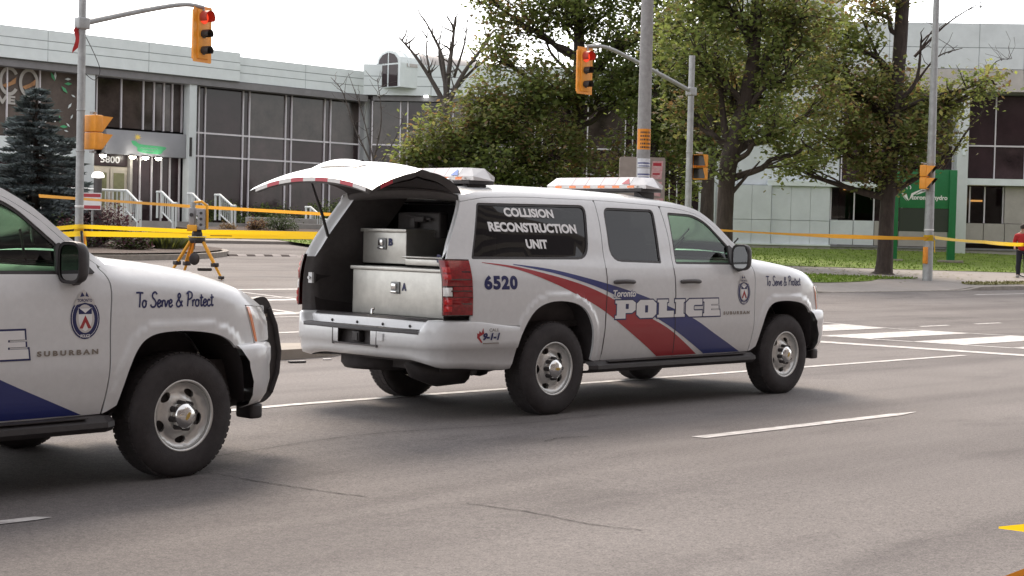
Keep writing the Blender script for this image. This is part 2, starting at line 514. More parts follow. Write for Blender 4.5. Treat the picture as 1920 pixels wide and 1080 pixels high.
# heavy block letters: outline, inner slots (unit height, own width)
BLOCK = {
 'P': ([(0, 0), (.62, 0), (.62, .3), (1.0, .3), (1.22, .45), (1.22, .86), (1.02, 1), (0, 1), (0, .84), (.1, .82), (.1, .18), (0, .16)], [[(.62, .52), (.8, .52), (.8, .8), (.62, .8)]], 1.28),
 'O': ([(.22, 0), (1.0, 0), (1.22, .2), (1.22, .8), (1.0, 1), (.22, 1), (0, .8), (0, .2)], [[(.52, .3), (.7, .3), (.7, .7), (.52, .7)]], 1.28),
 'L': ([(0, 0), (1.05, 0), (1.05, .36), (.6, .36), (.6, .84), (.68, .86), (.68, 1), (0, 1), (0, .86), (.1, .84), (.1, .16), (0, .14)], [], 1.1),
 'I': ([(0, 0), (.66, 0), (.66, .15), (.58, .17), (.58, .83), (.66, .85), (.66, 1), (0, 1), (0, .85), (.08, .83), (.08, .17), (0, .15)], [], .72),
 'C': ([(.22, 0), (1.08, 0), (1.08, .34), (.58, .34), (.52, .4), (.52, .6), (.58, .66), (1.08, .66), (1.08, 1), (.22, 1), (0, .8), (0, .2)], [], 1.14),
 'E': ([(0, 0), (1.16, 0), (1.13, .34), (.56, .34), (.56, .42), (1.06, .42), (1.05, .6), (.56, .6), (.56, .68), (1.04, .68), (1.02, 1), (0, 1), (0, .85), (.08, .83), (.08, .17), (0, .15)], [], 1.16)}

def make_suv():
    root = empty('police_vehicle')
    S_ = lambda s, lift=0: (lambda x, z, l=lift: (x, s*(WS(x, z)+l), z))
    rail = lambda x: ZR(x)-.052
    # ---- side sheets
    QG = rp([(-.74, 1.735), (.57, 1.755), (.445, 1.29), (-.925, 1.285)], [.03, .09, .14, .02])
    RG = rp([(.785, 1.742), (1.475, 1.742), (1.40, 1.262), (.715, 1.275)], [.08, .06, .02, .15])
    FG = rp([(1.662, 1.722), (2.03, 1.712), (2.20, 1.645), (2.34, 1.522), (2.475, 1.40), (2.43, 1.255), (1.598, 1.258)], [.03, .12, .1, .1, .06, .02, .02])
    SE1 = [(.70, 1.80), (.685, 1.577), (.64, 1.299), (.604, .864), (.598, .42)]
    SE2 = [(1.575, 1.785), (1.585, 1.491), (1.552, 1.22), (1.545, .849), (1.55, .681), (1.58, .42)]
    SE3 = [(2.70, 1.29), (2.755, 1.2), (2.74, .96), (2.742, .651), (2.715, .435)]
    s1 = catmull(SE1, 5); s2 = catmull(SE2, 5); s3 = catmull(SE3, 5)
    g = .005
    for s in (-1, 1):
        out = (0, s, 0); S = S_(s)
        # quarter panel
        top = [(x, rail(x)) for x in np.linspace(.685, -.90, 14)]
        rear = [(RX(z), z) for z in np.linspace(1.735, 1.285, 9)]
        qo = [(a-g, b) for a, b in s1[::-1] if b < rail(.68)] + top + rear + [(-.955, 1.283), (-.975, .84), (-.975, .775), (-.455, .755)] + RARCH[int(len(RARCH)*.17):] + [(.5, .428)]
        quarter = panel('quarter_panel', qo, [QG], S, out, SM, root, h=.032)
        do = [(a+g, b) for a, b in s1 if b < rail(.68)] + [(a-g, b) for a, b in s2[::-1] if b < rail(1.57)] + [(x, rail(x)) for x in np.linspace(1.56, .71, 8)]
        rdoor = panel('door', do, [RG], S, out, SM, root, h=.06)
        fo = [(a+g, b) for a, b in s2 if b < rail(1.58)] + [(a-g, b) for a, b in s3[::-1]] + [(x, rail(x)) for x in np.linspace(2.69, 1.595, 18)]
        fdoor = panel('door', fo, [FG], S, out, SM, root, h=.055)
        ff = [(a+g, b) for a, b in s3] + [p for p in FARCH[2:] if not (p[0] > 3.5 and p[1] < .775)] + [(3.74, .775), (3.80, .803), (3.900, .803), (3.795, 1.056), (4.06, 1.036), (4.088, 1.036)] + [(x, ZH(x)) for x in np.linspace(4.06, 2.74, 18)]
        fender = panel('fender', ff, [], S, out, SM, root, h=.032)
        for gl, mt, par in ((QG, 'glass_dark', quarter), (RG, 'glass_dark', rdoor), (FG, 'glass_green', fdoor)):
            panel('window', offset(gl, .012), [], lambda x, z: (x, s*(WS(x, z)-.014), z), out, [mt], par, h=.12, flange=0)
            panel('window_seal', offset(gl, .003), [offset(gl, -.020)], lambda x, z: (x, s*(WS(x, z)-.006), z), out, ['plastic'], par, h=.1, flange=.01)
        # roof rail and pillar strip
        xs = list(np.linspace(-.90, 2.76, 44))
        ro = [(x, rail(x)+.004) for x in xs] + [(x, ZR(x)) for x in xs[::-1]]
        panel('roof_rail', ro, [], S, out, SM, root, h=.06, flange=.01)
        # belt moulding, door handles
        for x0, x1, dr in ((.70, .97, rdoor), (1.615, 1.895, fdoor)):
            b = MB(); n = 12
            zc = 1.10
            b.tube([(x0+(x1-x0)*i/n, s*(WS(x0+(x1-x0)*i/n, zc)+.012+.026*math.sin(math.pi*i/n)), zc+.006*math.sin(math.pi*i/n)) for i in range(n+1)], [.014]+[.019]*(n-1)+[.014], 8)
            b.build('door_handle', 'plastic_grey', dr)
            hx = (x0+x1)/2
            panel('handle_cup', [(hx+.09*math.cos(t), zc+.01+.045*math.sin(t)) for t in np.linspace(0, 2*math.pi, 20, endpoint=False)], [], lambda x, z: (x, s*(WS(x, z)+.001-.0*x), z), out, ['paint'], dr, h=.05, flange=0)
        # running board with sill
        b = MB()
        prof = [(.90, .435), (.99, .425), (1.045, .395), (1.05, .365), (1.02, .335), (.90, .32), (.80, .33)]
        xs2 = [.40, .47, .60, 2.55, 2.70, 2.78]
        b.grid(len(xs2)-1, len(prof)-1, lambda u, v: (xs2[round(u*(len(xs2)-1))], s*(prof[round(v*(len(prof)-1))][0]-(.05 if round(u*(len(xs2)-1)) in (0, len(xs2)-1) else 0)), prof[round(v*(len(prof)-1))][1]), smooth=False)
        b.box((1.6, s*1.006, .4235), (1.95, .05, .006))
        b.build('running_board', 'plastic', root)
        # wheel housing
        for ar, xc in ((FARCH, 3.30), (RARCH, .02)):
            b = MB(); P = offset_open(ar, .004)
            b.grid(len(P)-1, 3, lambda u, v: (P[round(u*(len(P)-1))][0]+(P[round(u*(len(P)-1))][0]-xc)*.03*v, s*((WS(*P[round(u*(len(P)-1))])-.006)*(1-v)+.52*v), P[round(u*(len(P)-1))][1]+.02*v))
            b.prism([(x, z) for x, z in P], s*.515, s*.53)
            b.build('wheel_housing', 'trim', root)
        # tail lamp wrapping round the corner
        path = [(-.958, None), (-1.02, None), (-1.10, None), (-1.155, None), (-1.19, None)]
        def tl(u, z, lift=0.012):
            k = u*6
            if k <= 4:
                x = -.958-(.232)*(k/4); y = WB(x, z)+lift
                if z > 1.2: x += .03*(z-1.2)/.08*0
                return (x, s*y, z)
            t = (k-4)/2; y = WB(-1.19, z)+lift
            return (-1.19-.022*math.sin(t*1.57), s*(y-.05*t), z)
        def lamp(nm, u0, u1, z0, z1, mt, lift, par, nu=12, nv=10):
            b = MB(); b.grid(nu, nv, lambda u, v: tl(u0+(u1-u0)*u, z0+(z1-z0)*v, lift+.006*math.sin(math.pi*u)*math.sin(math.pi*v)))
            return b.build(nm, mt, par)
        b = MB(); b.grid(12, 6, lambda u, v: tl(u, .842+.438*v, .004)); tlamp = b.build('tail_lamp', 'lamp_dark_red', root)
        lamp('lamp_lens', .02, .98, 1.075, 1.272, 'lamp_red', .012, tlamp)
        lamp('lamp_lens', .02, .98, .85, .985, 'lamp_red', .012, tlamp)
        lamp('lamp_lens', .02, .55, .99, 1.07, 'lamp_red', .010, tlamp)
        lamp('reverse_lens', .58, .98, .995, 1.062, 'lamp_clear', .012, tlamp)
        for zz in (1.03, 1.12, 1.18, .93):   # dark ribs between the bulbs
            lamp('lamp_rib', .06, .62, zz, zz+.012, 'lamp_dark_red', .0165, tlamp, 8, 1)
        for zc in (1.17, .92):
            for q in range(2):
                u0 = .60
                lamp('lamp_bulb', u0, .93, zc-.045+q*.055, zc-.005+q*.055, 'lamp_bulb', .019, tlamp, 6, 4)
        # rear door jamb
        zz = list(np.linspace(.80, 1.80, 14))
        b = MB()
        def jamb(u, v):
            z = zz[round(u*13)]; x = RX(z) if z > 1.27 else -1.185; y = WB(x, z)-.004-(.052 if z < 1.27 else 0)
            k = [(0, 0), (.012, .03), (.05, .055), (.055, .10), (.15, .12), (.6, .15)][round(v*5)]
            if z < 1.27: k = (k[0], k[1]*.45)
            return (x+k[0], s*(y-k[1]), z)
        b.grid(13, 5, jamb, skip=lambda i, j: zz[i] > 1.26 and j < 3); b.build('door_jamb', 'plastic_grey', root)
        b = MB(); b.grid(13, 5, jamb, skip=lambda i, j: not (zz[i] > 1.26 and j < 3)); b.build('pillar_edge', 'paint', root)
        # headlamp
        hl = rp([(3.80, 1.052), (4.07, 1.030), (4.12, .815), (3.905, .808)], [.02, .02, .02, .02])
        h = panel('headlamp', hl, [], lambda x, z: (x, s*(WS(x, z)+.004), z), out, ['lamp_clear'], root, h=.05, flange=.03)
        panel('turn_lens', rp([(3.808, 1.045), (3.838, 1.043), (3.935, .815), (3.912, .815)], .006), [], lambda x, z: (x, s*(WS(x, z)+.009), z), out, ['lamp_amber'], h, h=.05, flange=.008)
        # mirror: sail, arm, housing, glass
        mr = empty('wing_mirror', parent=root)
        panel('sail_mount', rp([(2.40, 1.255), (2.66, 1.262), (2.60, 1.33), (2.45, 1.44), (2.425, 1.42)], .015), [], lambda x, z: (x, s*(WS(x, z)+.012), z), out, ['plastic'], mr, h=.06, flange=.02)
        b = MB(); b.tube([(2.52, s*.93, 1.255), (2.51, s*.98, 1.245), (2.50, s*1.03, 1.26)], [.06, .055, .05], 10); b.build('arm', 'plastic', mr)
        b = MB()
        def shell(u, v):
            a = 2*math.pi*u
            q = v  # 0 at the glass edge, 1 at the front
            k = [1, 1.02, 1.0, .93, .78, .5, .0][round(v*6)]; dx = [-.03, -.015, .012, .035, .052, .064, .068][round(v*6)]
            sy, sz = math.cos(a), math.sin(a); e = .55
            yy = .085*math.copysign(abs(sy)**e, sy)*k; zz_ = .120*math.copysign(abs(sz)**e, sz)*k
            return (2.445+dx+yy*.18, s*(1.05+yy), 1.325+zz_)
        b.grid(28, 6, shell); b.build('mirror_housing', 'plastic', mr)
        b = MB(); b.add([(2.425+.072*math.copysign(abs(math.cos(a))**.55, math.cos(a))*.18, s*(1.05+.072*math.copysign(abs(math.cos(a))**.55, math.cos(a))), 1.325+.104*math.copysign(abs(math.sin(a))**.55, math.sin(a))) for a in np.linspace(0, 2*math.pi, 28, endpoint=False)], [list(range(28))])
        b.build('mirror_glass', 'mirror_glass', mr)
        b = MB(); b.add([(2.419+.084*math.copysign(abs(math.cos(a))**.55, math.cos(a))*k*.18, s*(1.05+.084*math.copysign(abs(math.cos(a))**.55, math.cos(a))*k), 1.325+.116*math.copysign(abs(math.sin(a))**.55, math.sin(a))*k) for k in (1.03, .88) for a in np.linspace(0, 2*math.pi, 28, endpoint=False)], [[i, (i+1) % 28, 28+(i+1) % 28, 28+i] for i in range(28)])
        b.build('mirror_bezel', 'plastic', mr)
        # ---- lettering and stripes
        L = lambda x, z, l: (x, s*(WS(x, z)+.0015+l), z)
        mir = 1 if s < 0 else -1
        def txt(V, x0, x1):   # keep lettering readable on the left side
            return V if s < 0 else [(x0+x1-a, b) for a, b in V]
        ru = catmull([(-.83, 1.262), (-.485, 1.232), (-.064, 1.16), (.324, 1.075), (.613, .985), (.859, .892), (1.209, .78), (1.519, .655), (1.923, .437)], 5)
        rl = catmull([(-.83, 1.258), (-.462, 1.207), (-.075, 1.103), (.261, .986), (.56, .865), (.874, .697), (1.154, .548), (1.353, .437)], 5)
        bu = catmull([(-.491, 1.250), (-.053, 1.208), (.39, 1.132), (.804, 1.049), (1.269, .933), (1.768, .782), (2.144, .621), (2.58, .437)], 5)
        bl = catmull([(-.492, 1.244), (-.059, 1.181), (.325, 1.101), (.615, 1.023), (.857, .935), (1.306, .772), (1.665, .615), (2.03, .437)], 5)
        def clip(P, x0, x1):
            return P
        for nm, P in (('paint_red', ru+rl[::-1]), ('paint_blue', bu+bl[::-1])):
            cuts = [(-2, .600-g), (.606+g, 1.552-g), (1.562+g, 2.735)]
            V2, F2 = tri2d(P, (), .028)
            b = MB(); K = []
            for f in F2:
                cx = sum(V2[i][0] for i in f)/3; cz = sum(V2[i][1] for i in f)/3
                e1 = np.interp(cz, [b_ for a_, b_ in SE1[::-1]], [a_ for a_, b_ in SE1[::-1]]); e2 = np.interp(cz, [b_ for a_, b_ in SE2[::-1]], [a_ for a_, b_ in SE2[::-1]])
                if abs(cx-e1) < .0 or abs(cx-e2) < .0: continue
                K.append(f)
            decal('stripe', [(V2, K, 0, 0)], L, out, root, [nm])
        for P in (s1, s2):       # seam lines stay open through the stripes
            V, F = stroke2d([p for p in P if .44 < p[1] < 1.25], .009)
            decal('door_gap', [(V, F, 0, .0012)], L, out, root, ['trim'])
        # POLICE
        x = 0; its = []; tot = sum(BLOCK[c][2] for c in 'POLICE'); px0, px1, pz0, ph = .72, 2.20, .785, .158
        k = (px1-px0)/tot
        for c in ('POLICE' if s < 0 else 'POLICE'):
            P, H, adv = BLOCK[c]
            mp = lambda q: [(px0+(x+a)*k, pz0+b*ph+(.012 if False else 0)) for a, b in q]
            mp2 = (lambda q: mp(q)) if s < 0 else (lambda q: [(px0+px1-a, b) for a, b in mp(q)])
            o2 = mp2(P); h2 = [mp2(q) for q in H]
            V, F = tri2d(offset(o2, .011), (), .08); its.append((V, F, 1, .0008))
            V, F = tri2d(o2, h2, .08); its.append((V, F, 0, .0016))
            for q in h2:
                V, F = tri2d(q, (), .08); its.append((V, F, 1, .0018))
            x += adv
        decal('police_lettering', its, L, out, root, ['decal_white', 'decal_navy'])
        V, F = fit_text('Toronto', .69, .972, .99, 1.032, bold=.03, shear=.2); V = txt(V, .69, .99)
        V2, F2 = fit_text('Toronto', .685, .966, .995, 1.038, bold=.075, shear=.2); V2 = txt(V2, .685, .995)
        decal('city_lettering', [(V2, F2, 1, .0022), (V, F, 0, .003)], L, out, root, ['decal_white', 'paint_blue'])
        V, F = fit_text('6520', -.84, 1.045, -.475, 1.16, bold=.055, spacing=1.15); V = txt(V, -.84, -.475)
        decal('unit_number', [(V, F, 0, .0005)], L, out, root, ['decal_navy'])
        V, F = fit_text('SUBURBAN', 2.25, .792, 2.655, .823, bold=.05, spacing=1.5); V = txt(V, 2.25, 2.655)
        decal('model_lettering', [(V, F, 0, .003)], L, out, root, ['decal_grey'])
        its = [(txt(V, 2.92, 3.50), F, 0, .0005) for V, F in script_text('To Serve & Protect', 2.92, 1.058, 3.50, .088, .011)]
        decal('motto_lettering', its, L, out, root, ['decal_navy'])
        # crest
        cx, cz = 2.565, 1.015
        el = lambda a, b, dz=0: [(cx+a*math.cos(t), cz-.015+dz+b*math.sin(t)) for t in np.linspace(0, 2*math.pi, 32, endpoint=False)]
        its = []
        for P, mi, lf in ((el(.098, .118), 1, .0005), (el(.089, .108), 0, .0009), (el(.086, .105), 1, .0013), (el(.062, .082), 3, .0018),
                          ([(cx-.05, cz+.105), (cx-.03, cz+.13), (cx, cz+.155), (cx+.03, cz+.13), (cx+.05, cz+.105), (cx, cz+.08)], 3, .002),
                          ([(cx-.03, cz+.11), (cx-.014, cz+.14), (cx+.002, cz+.115)], 1, .0024), ([(cx+.006, cz+.115), (cx+.016, cz+.14), (cx+.03, cz+.11)], 1, .0024),
                          ([(cx-.072, cz+.062), (cx-.06, cz+.098), (cx, cz+.108), (cx+.06, cz+.098), (cx+.072, cz+.062), (cx, cz+.078)], 3, .0026),
                          ([(cx-.047, cz+.05), (cx+.047, cz+.05), (cx+.045, cz-.03), (cx+.03, cz-.07), (cx, cz-.088), (cx-.03, cz-.07), (cx-.045, cz-.03)], 0, .0026),
                          ([(cx-.045, cz+.048), (cx+.045, cz+.048), (cx+.044, cz+.012), (cx-.044, cz+.012)], 1, .0032), ([(cx-.04, cz+.046), (cx+.04, cz+.046), (cx, cz+.018)], 0, .0036),
                          ([(cx-.04, cz-.07), (cx, cz+.005), (cx+.04, cz-.07), (cx+.018, cz-.072), (cx, cz-.035), (cx-.018, cz-.072)], 2, .0034)):
            V, F = tri2d(P, (), .05); its.append((V, F, mi, lf))
        V, F = fit_text('TORONTO', cx-.05, cz+.082, cx+.05, cz+.1, bold=.03); its.append((txt(V, cx-.05, cx+.05), F, 1, .003))
        V, F = fit_text('POLICE', cx-.032, cz-.123, cx+.032, cz-.105, bold=.03); its.append((txt(V, cx-.032, cx+.032), F, 0, .003))
        decal('crest', its, L, out, fdoor, ['decal_white', 'decal_navy', 'paint_red', 'reflect_white'])
        # unit lettering on the quarter window
        Lg = lambda x, z, l: (x, s*(WS(x, z)-.012+l), z)
        for t_, a, b_, c, d in (('COLLISION', -.45, 1.632, .14, 1.705), ('RECONSTRUCTION', -.665, 1.508, .38, 1.585), ('UNIT', -.275, 1.375, -.02, 1.45)):
            V, F = fit_text(t_, a+.006, b_-.006, c+.008, d-.006, bold=.06); its = [(txt(V, -.665, .38), F, 1, .0)]
            V, F = fit_text(t_, a, b_, c, d, bold=.045); its.append((txt(V, -.665, .38), F, 0, .0015))
            decal('unit_lettering', its, Lg, out, quarter, ['decal_white', 'plastic'])
    # ---- roof, windscreen, bonnet
    def roof(u, v):
        x = -.90+2.98*u; t = 2*v-1; w = WS(x, ZR(x)); hdr = .10*(1-t*t)*sstep(1.2, 2.08, x); rr = -.03*(1-t*t)*(1-sstep(-.9, -.5, x))
        return (x+hdr+rr, t*w, ZR(x)+.058*(1-t*t)**.8*(1-.35*sstep(1.5, 2.08, x)))
    b = MB(); b.grid(36, 24, roof); b.build('roof', 'paint', root)
    for y in (-.45, -.22, .0, .22, .45):
        b = MB(); b.grid(20, 2, lambda u, v: (lambda p: (p[0], p[1], p[2]+.006*math.sin(math.pi*v)))(roof(.05+.8*u, (y+.012*(v-.5))/.68*.5+.5))); b.build('roof_rib', 'paint', root)
    def shield(u, v, o=0):
        x = 2.08+.68*v; t = 2*u-1; w = WS(x, ZR(x))-.012
        return (x+(.10+.20*v)*(1-t*t)+o, t*w, ZR(x)+.037*(1-t*t)*(1-v)-.01)
    b = MB(); b.grid(20, 12, shield); b.build('windscreen', 'glass_green', root)
    def hood(u, v):
        x = 2.74+1.36*u; t = 2*v-1; w = WS(x, ZH(x)); k = (1-abs(t)**2.4)
        dx = .16*(1-t*t)*sstep(3.3, 4.1, x)+.18*(1-t*t)*(1-sstep(2.74, 3.2, x))
        return (x+dx, t*w, ZH(x)+(.052+.02*sstep(2.9, 3.5, x)-.01*sstep(3.6, 4.1, x))*k + .008*sstep(.42, .5, 1-abs(t)))
    b = MB(); b.grid(26, 24, hood); b.build('bonnet', 'paint', root)
    b = MB(); b.grid(16, 3, lambda u, v: (2.70+.07*v+.19*(1-(2*u-1)**2), (2*u-1)*.9, 1.285+.012*v)); b.build('cowl', 'plastic', root)
    for y in (-.45, .2):
        b = MB(); b.tube([(2.93, y, 1.31), (2.85, y-.1, 1.36), (2.62, y-.42, 1.50)], .009, 6); b.build('wiper', 'plastic', root)
    # ---- front face
    def face(u, v):
        t = 2*u-1; z = .79+.25*v
        return (4.095+.155*(1-t*t)-.03*v, t*.80, z)
    b = MB(); b.grid(20, 8, face); b.build('front_panel', 'paint', root)
    b = MB(); b.grid(16, 6, lambda u, v: (lambda p: (p[0]+.006, p[1], p[2]))(face(.14+.72*u, .1+.8*v))); b.build('grille', 'trim', root)
    b = MB(); b.grid(16, 2, lambda u, v: (lambda p: (p[0]+.014, p[1], p[2]))(face(.14+.72*u, .46+.1*v))); b.build('grille_bar', 'decal_gold', root)
    # ---- bumpers: a section swept round the corner
    def sweep(nm, path, prof, mt, top=None, skip=None, lip=None):
        P = catmull(path, 8); n = len(P); b = MB(); nv = len(prof)-1
        Nn = []
        for i in range(n):
            a = Vector(P[max(i-1, 0)]); c = Vector(P[min(i+1, n-1)]); d = (c-a).normalized(); Nn.append((d.y, -d.x))
        def f(u, v):
            i = round(u*(n-1)); j = round(v*nv); z, o = prof[j]
            if top: z = top(P[i], z)
            e = min(i, n-1-i)
            if e < 8 and lip: return (P[i][0]+Nn[i][0]*o+(lip(z)-P[0][0])*(1-e/8), P[i][1]+Nn[i][1]*o, z)
            return (P[i][0]+Nn[i][0]*o, P[i][1]+Nn[i][1]*o, z)
        b.grid(n-1, nv, f, skip=(lambda i, j: skip(P[i], P[min(i+1, n-1)], prof[j], prof[j+1])) if skip else None)
        return b.build(nm, mt, root), P, Nn
    fp = [(3.80, -1.0), (3.93, -.965), (4.05, -.88), (4.14, -.73), (4.215, -.4), (4.24, 0), (4.215, .4), (4.14, .73), (4.05, .88), (3.93, .965), (3.80, 1.0)]
    sweep('bumper', fp, [(.805, -.12), (.81, -.03), (.80, 0), (.775, .012), (.70, .014), (.66, .006), (.57, .008), (.48, -.012), (.42, -.05), (.39, -.13)], 'paint', lip=lambda z: float(np.interp(z, [.44, .58, .70, .81], [3.84, 3.82, 3.78, 3.69])))
    b = MB(); b.grid(10, 2, lambda u, v: (4.255-.03*(2*u-1)**2, (2*u-1)*.5, .50+.11*v)); b.build('air_intake', 'trim', root)
    for s in (-1, 1):
        b = MB(); b.box((3.96, s*.80, .36), (.10, .16, .10), bev=.02); b.build('tow_bracket', 'plastic', root)
    rpth = [(-.47, -1.0), (-.70, -.995), (-.95, -.975), (-1.12, -.935), (-1.22, -.86), (-1.275, -.74), (-1.30, -.45), (-1.31, 0), (-1.30, .45), (-1.275, .74), (-1.22, .86), (-1.12, .935), (-.95, .975), (-.70, .995), (-.47, 1.0)]
    rprof = [(.80, .16), (.803, .02), (.797, .004), (.785, -.010), (.70, -.013), (.64, -.013), (.580, -.012), (.572, .001), (.48, .010), (.44, .025), (.42, .10)]
    def rtop(p, z):
        y = abs(p[1]); x = p[0]
        if z > .69 and y < .80: z = min(z, z-(z-.69)*(1-sstep(.70, .79, y))*.9)
        if x > -.95 and z > .75: z -= .045*sstep(-.95, -.47, x)
        if z < .5:
            z += .0*(1-sstep(.3, .9, y)); z -= .03*sstep(-1.1, -.5, x)
            z += .05*(1-sstep(.5, .95, y))
        return z
    pk = lambda a, c, p0, p1: abs(.5*(a[1]+c[1])-.03) < .215 and .56 < .5*(p0[0]+p1[0]) < .70
    rb, P, Nn = sweep('bumper', rpth, rprof, 'paint', top=rtop, skip=pk, lip=lambda z: float(np.interp(z, [.40, .60, .75], [-.53, -.47, -.40])))
    b = MB(); b.box((-1.23, .03, .63), (.02, .56, .18)); b.box((-1.27, .03, .713), (.10, .56, .012)); b.box((-1.27, .03, .568), (.10, .56, .012))
    for y in (-.245, .305): b.box((-1.27, y, .635), (.10, .012, .16))
    b.build('plate_recess', 'plastic_grey', rb)
    b = MB(); b.box((-1.275, .03, .63), (.06, .09, .09), bev=.01); b.box((-1.306, .03, .63), (.012, .06, .06)); b.build('hitch_receiver', 'plastic', rb)
    b = MB(); b.grid(20, 3, lambda u, v: (-1.328+.028*(2*u-1)**2+.09*max(0, v-.34)*1.5+(.0 if v > .1 else .004), (2*u-1)*.72, .686+[0, .030, .034, .034][round(v*3)])); b.build('step_pad', 'plastic', rb)
    b = MB(); b.box((-1.327, -.30, .645), (.004, .07, .06)); b.build('cover_cap', 'paint', rb)
    # sill under the opening
    b = MB()
    b.grid(18, 4, lambda u, v: ([-1.215, -1.205, -1.18, -1.12, -1.06][round(v*4)]+.02*(2*u-1)**2, (2*u-1)*.80, [.70, .775, .79, .79, .78][round(v*4)])); b.build('load_sill', 'paint', root)
    b = MB(); b.grid(12, 3, lambda u, v: ([-1.19, -1.17, -1.1, -.98][round(v*3)], (2*u-1)*.70, [.785, .802, .805, .792][round(v*3)])); b.build('scuff_plate', 'plastic', root)
    for y in (-.52, -.2, .12, .45):
        b = MB(); b.lathe([(.0, -.006), (.012, -.004), (.013, .0)], 10, 'X', (-1.213+.02*(y/.8)**2, y, .74)); b.build('bolt', 'plastic', root)
    b = MB(); b.tube([(-1.14, .02, .81), (-1.14, .02, .845), (-1.12, .02, .85)], .012, 6); b.build('gate_striker', 'chrome', root)
    b = MB(); b.box((-1.17, .79, 1.08), (.02, .05, .09)); b.tube([(-1.182, .79, 1.08), (-1.2, .79, 1.08)], .014, 8); b.build('jamb_latch', 'paint', root)
    # ---- cabin
    b = MB(); b.box((.72, 0, .745), (3.62, 1.64, .05)); b.build('cargo_floor', 'carpet', root)
    for s in (-1, 1):
        b = MB(); b.grid(8, 6, lambda u, v: (-1.09+3.85*u, s*([.80, .82, .84, .84, .82, .85, .87][round(v*6)]), .76+.50*v))
        b.build('inner_panel', 'trim', root)
        b = MB(); b.grid(6, 4, lambda u, v: (1.62+.9*u, s*(.80+.05*v), .80+.44*v)); b.build('door_card', 'seat', root)
        b = MB()      # inner face of the pillars
        for P in ([(-1.02, 1.26), (-.80, 1.26), (-.62, 1.72), (-.86, 1.74)], [(.47, 1.26), (.69, 1.26), (.76, 1.74), (.60, 1.74)], [(1.42, 1.26), (1.58, 1.26), (1.64, 1.74), (1.49, 1.74)]):
            b.add([(x, s*(WB(x, z)-.035), z) for x, z in P], [(0, 1, 2, 3)])
        b.build('pillar_trim', 'trim', root)
    b = MB(); b.grid(16, 8, lambda u, v: (lambda p: (p[0], p[1]*.96, p[2]-.05))(roof(.02+.96*u, v))); b.build('headliner', 'trim', root)
    b = MB(); b.grid(12, 4, lambda u, v: ([-.885, -.87, -.82, -.78, -.7][round(v*4)], (2*u-1)*.68, [1.80, 1.76, 1.735, 1.74, 1.76][round(v*4)]+.03*(1-(2*u-1)**2))); b.build('gate_header', 'plastic_grey', root)
    b = MB(); b.box((1.06, 0, 1.19), (.05, 1.56, .9)); b.build('partition', 'trim', root)
    for y in (-.42, .42):
        st = empty('seat', parent=root)
        b = MB(); b.box((1.75, y, .93), (.56, .54, .22), bev=.07); b.build('cushion', 'seat', st)
        M = Matrix.Rotation(R(-14), 3, 'Y')
        b = MB(); b.box((1.46, y, 1.27), (.2, .52, .62), M=M, bev=.07); b.build('seat_back', 'seat', st)
        b = MB(); b.box((1.38, y, 1.655), (.11, .28, .17), M=M, bev=.05); b.tube([(1.40, y-.06, 1.52), (1.38, y-.06, 1.62)], .01, 6); b.tube([(1.40, y+.06, 1.52), (1.38, y+.06, 1.62)], .01, 6); b.build('head_rest', 'seat', st)
    b = MB()
    b.grid(10, 6, lambda u, v: ([2.30, 2.28, 2.32, 2.45, 2.62, 2.80, 2.9][round(v*6)], (2*u-1)*.84, [.85, 1.05, 1.22, 1.265, 1.275, 1.28, 1.27][round(v*6)])); b.build('dashboard', 'plastic_grey', root)
    b = MB(); M = Matrix.Rotation(R(-25), 3, 'Y')
    ring = [M @ Vector((0, .19*math.cos(t), .19*math.sin(t)))+Vector((2.16, .42, 1.21)) for t in np.linspace(0, 2*math.pi, 25)]
    b.tube(ring, .016, 6, caps=False)
    for a in (0, 2.2, 4.1): b.tube([(2.18, .42, 1.2), M @ Vector((0, .19*math.cos(a), .19*math.sin(a)))+Vector((2.16, .42, 1.21))], .014, 6)
    b.tube([(2.18, .42, 1.2), (2.36, .42, 1.13)], .035, 8); b.build('steering_wheel', 'plastic', root)
    b = MB(); b.box((2.2, -.05, 1.33), (.05, .30, .2), bev=.015, M=Matrix.Rotation(R(-15), 3, 'Y')); b.tube([(2.22, -.05, 1.25), (2.25, -.05, 1.05)], .02, 6); b.build('laptop_mount', 'plastic_grey', root)
    # ---- under the floor
    b = MB(); b.box((1.55, 0, .47), (5.0, 1.25, .20)); b.box((1.6, 0, .52), (2.0, 1.8, .16)); b.box((3.8, 0, .60), (.5, 1.5, .2)); b.box((-.85, 0, .53), (.6, 1.7, .16)); b.build('floor_pan', 'trim', root)
    b = MB(); b.tube([(0, -.84, .385), (0, -.2, .385), (0, -.12, .385), (0, .12, .385), (0, .2, .385), (0, .84, .385)], [.05, .055, .13, .13, .055, .05], 10); b.tube([(-.12, -.1, .36), (.2, -.1, .40)], .10, 8); b.build('axle', 'plastic', root)
    b = MB(); b.tube([(3.302, -.84, .385), (3.302, .84, .385)], .05, 8); b.build('axle', 'plastic', root)
    b = MB(); b.tube([(-1.12, -.40, .45), (-1.08, -.45, .40), (-.9, -.50, .36), (-.62, -.50, .36), (-.5, -.48, .42)], [.04, .09, .12, .11, .04], 10); b.tube([(-.6, -.5, .4), (-.1, -.62, .40), (.6, -.5, .4)], .035, 8); b.build('exhaust', 'plastic', root)
    b = MB(); b.lathe([(.1, -.09), (.33, -.09), (.36, -.05), (.36, .05), (.33, .09), (.1, .09)], 24, 'Z', (-.78, .28, .43)); b.build('spare_tyre', 'rubber', root)
    # ---- wheels
    w0 = make_wheel(); w0.parent = root
    first = True
    for x in (0, 3.302):
        for s in (-1, 1):
            w = w0 if first else copy_tree(w0, root)
            first = False
            w.location = (x, s*.865, .385); w.rotation_euler = (0, R(37*x), 0 if s < 0 else math.pi)
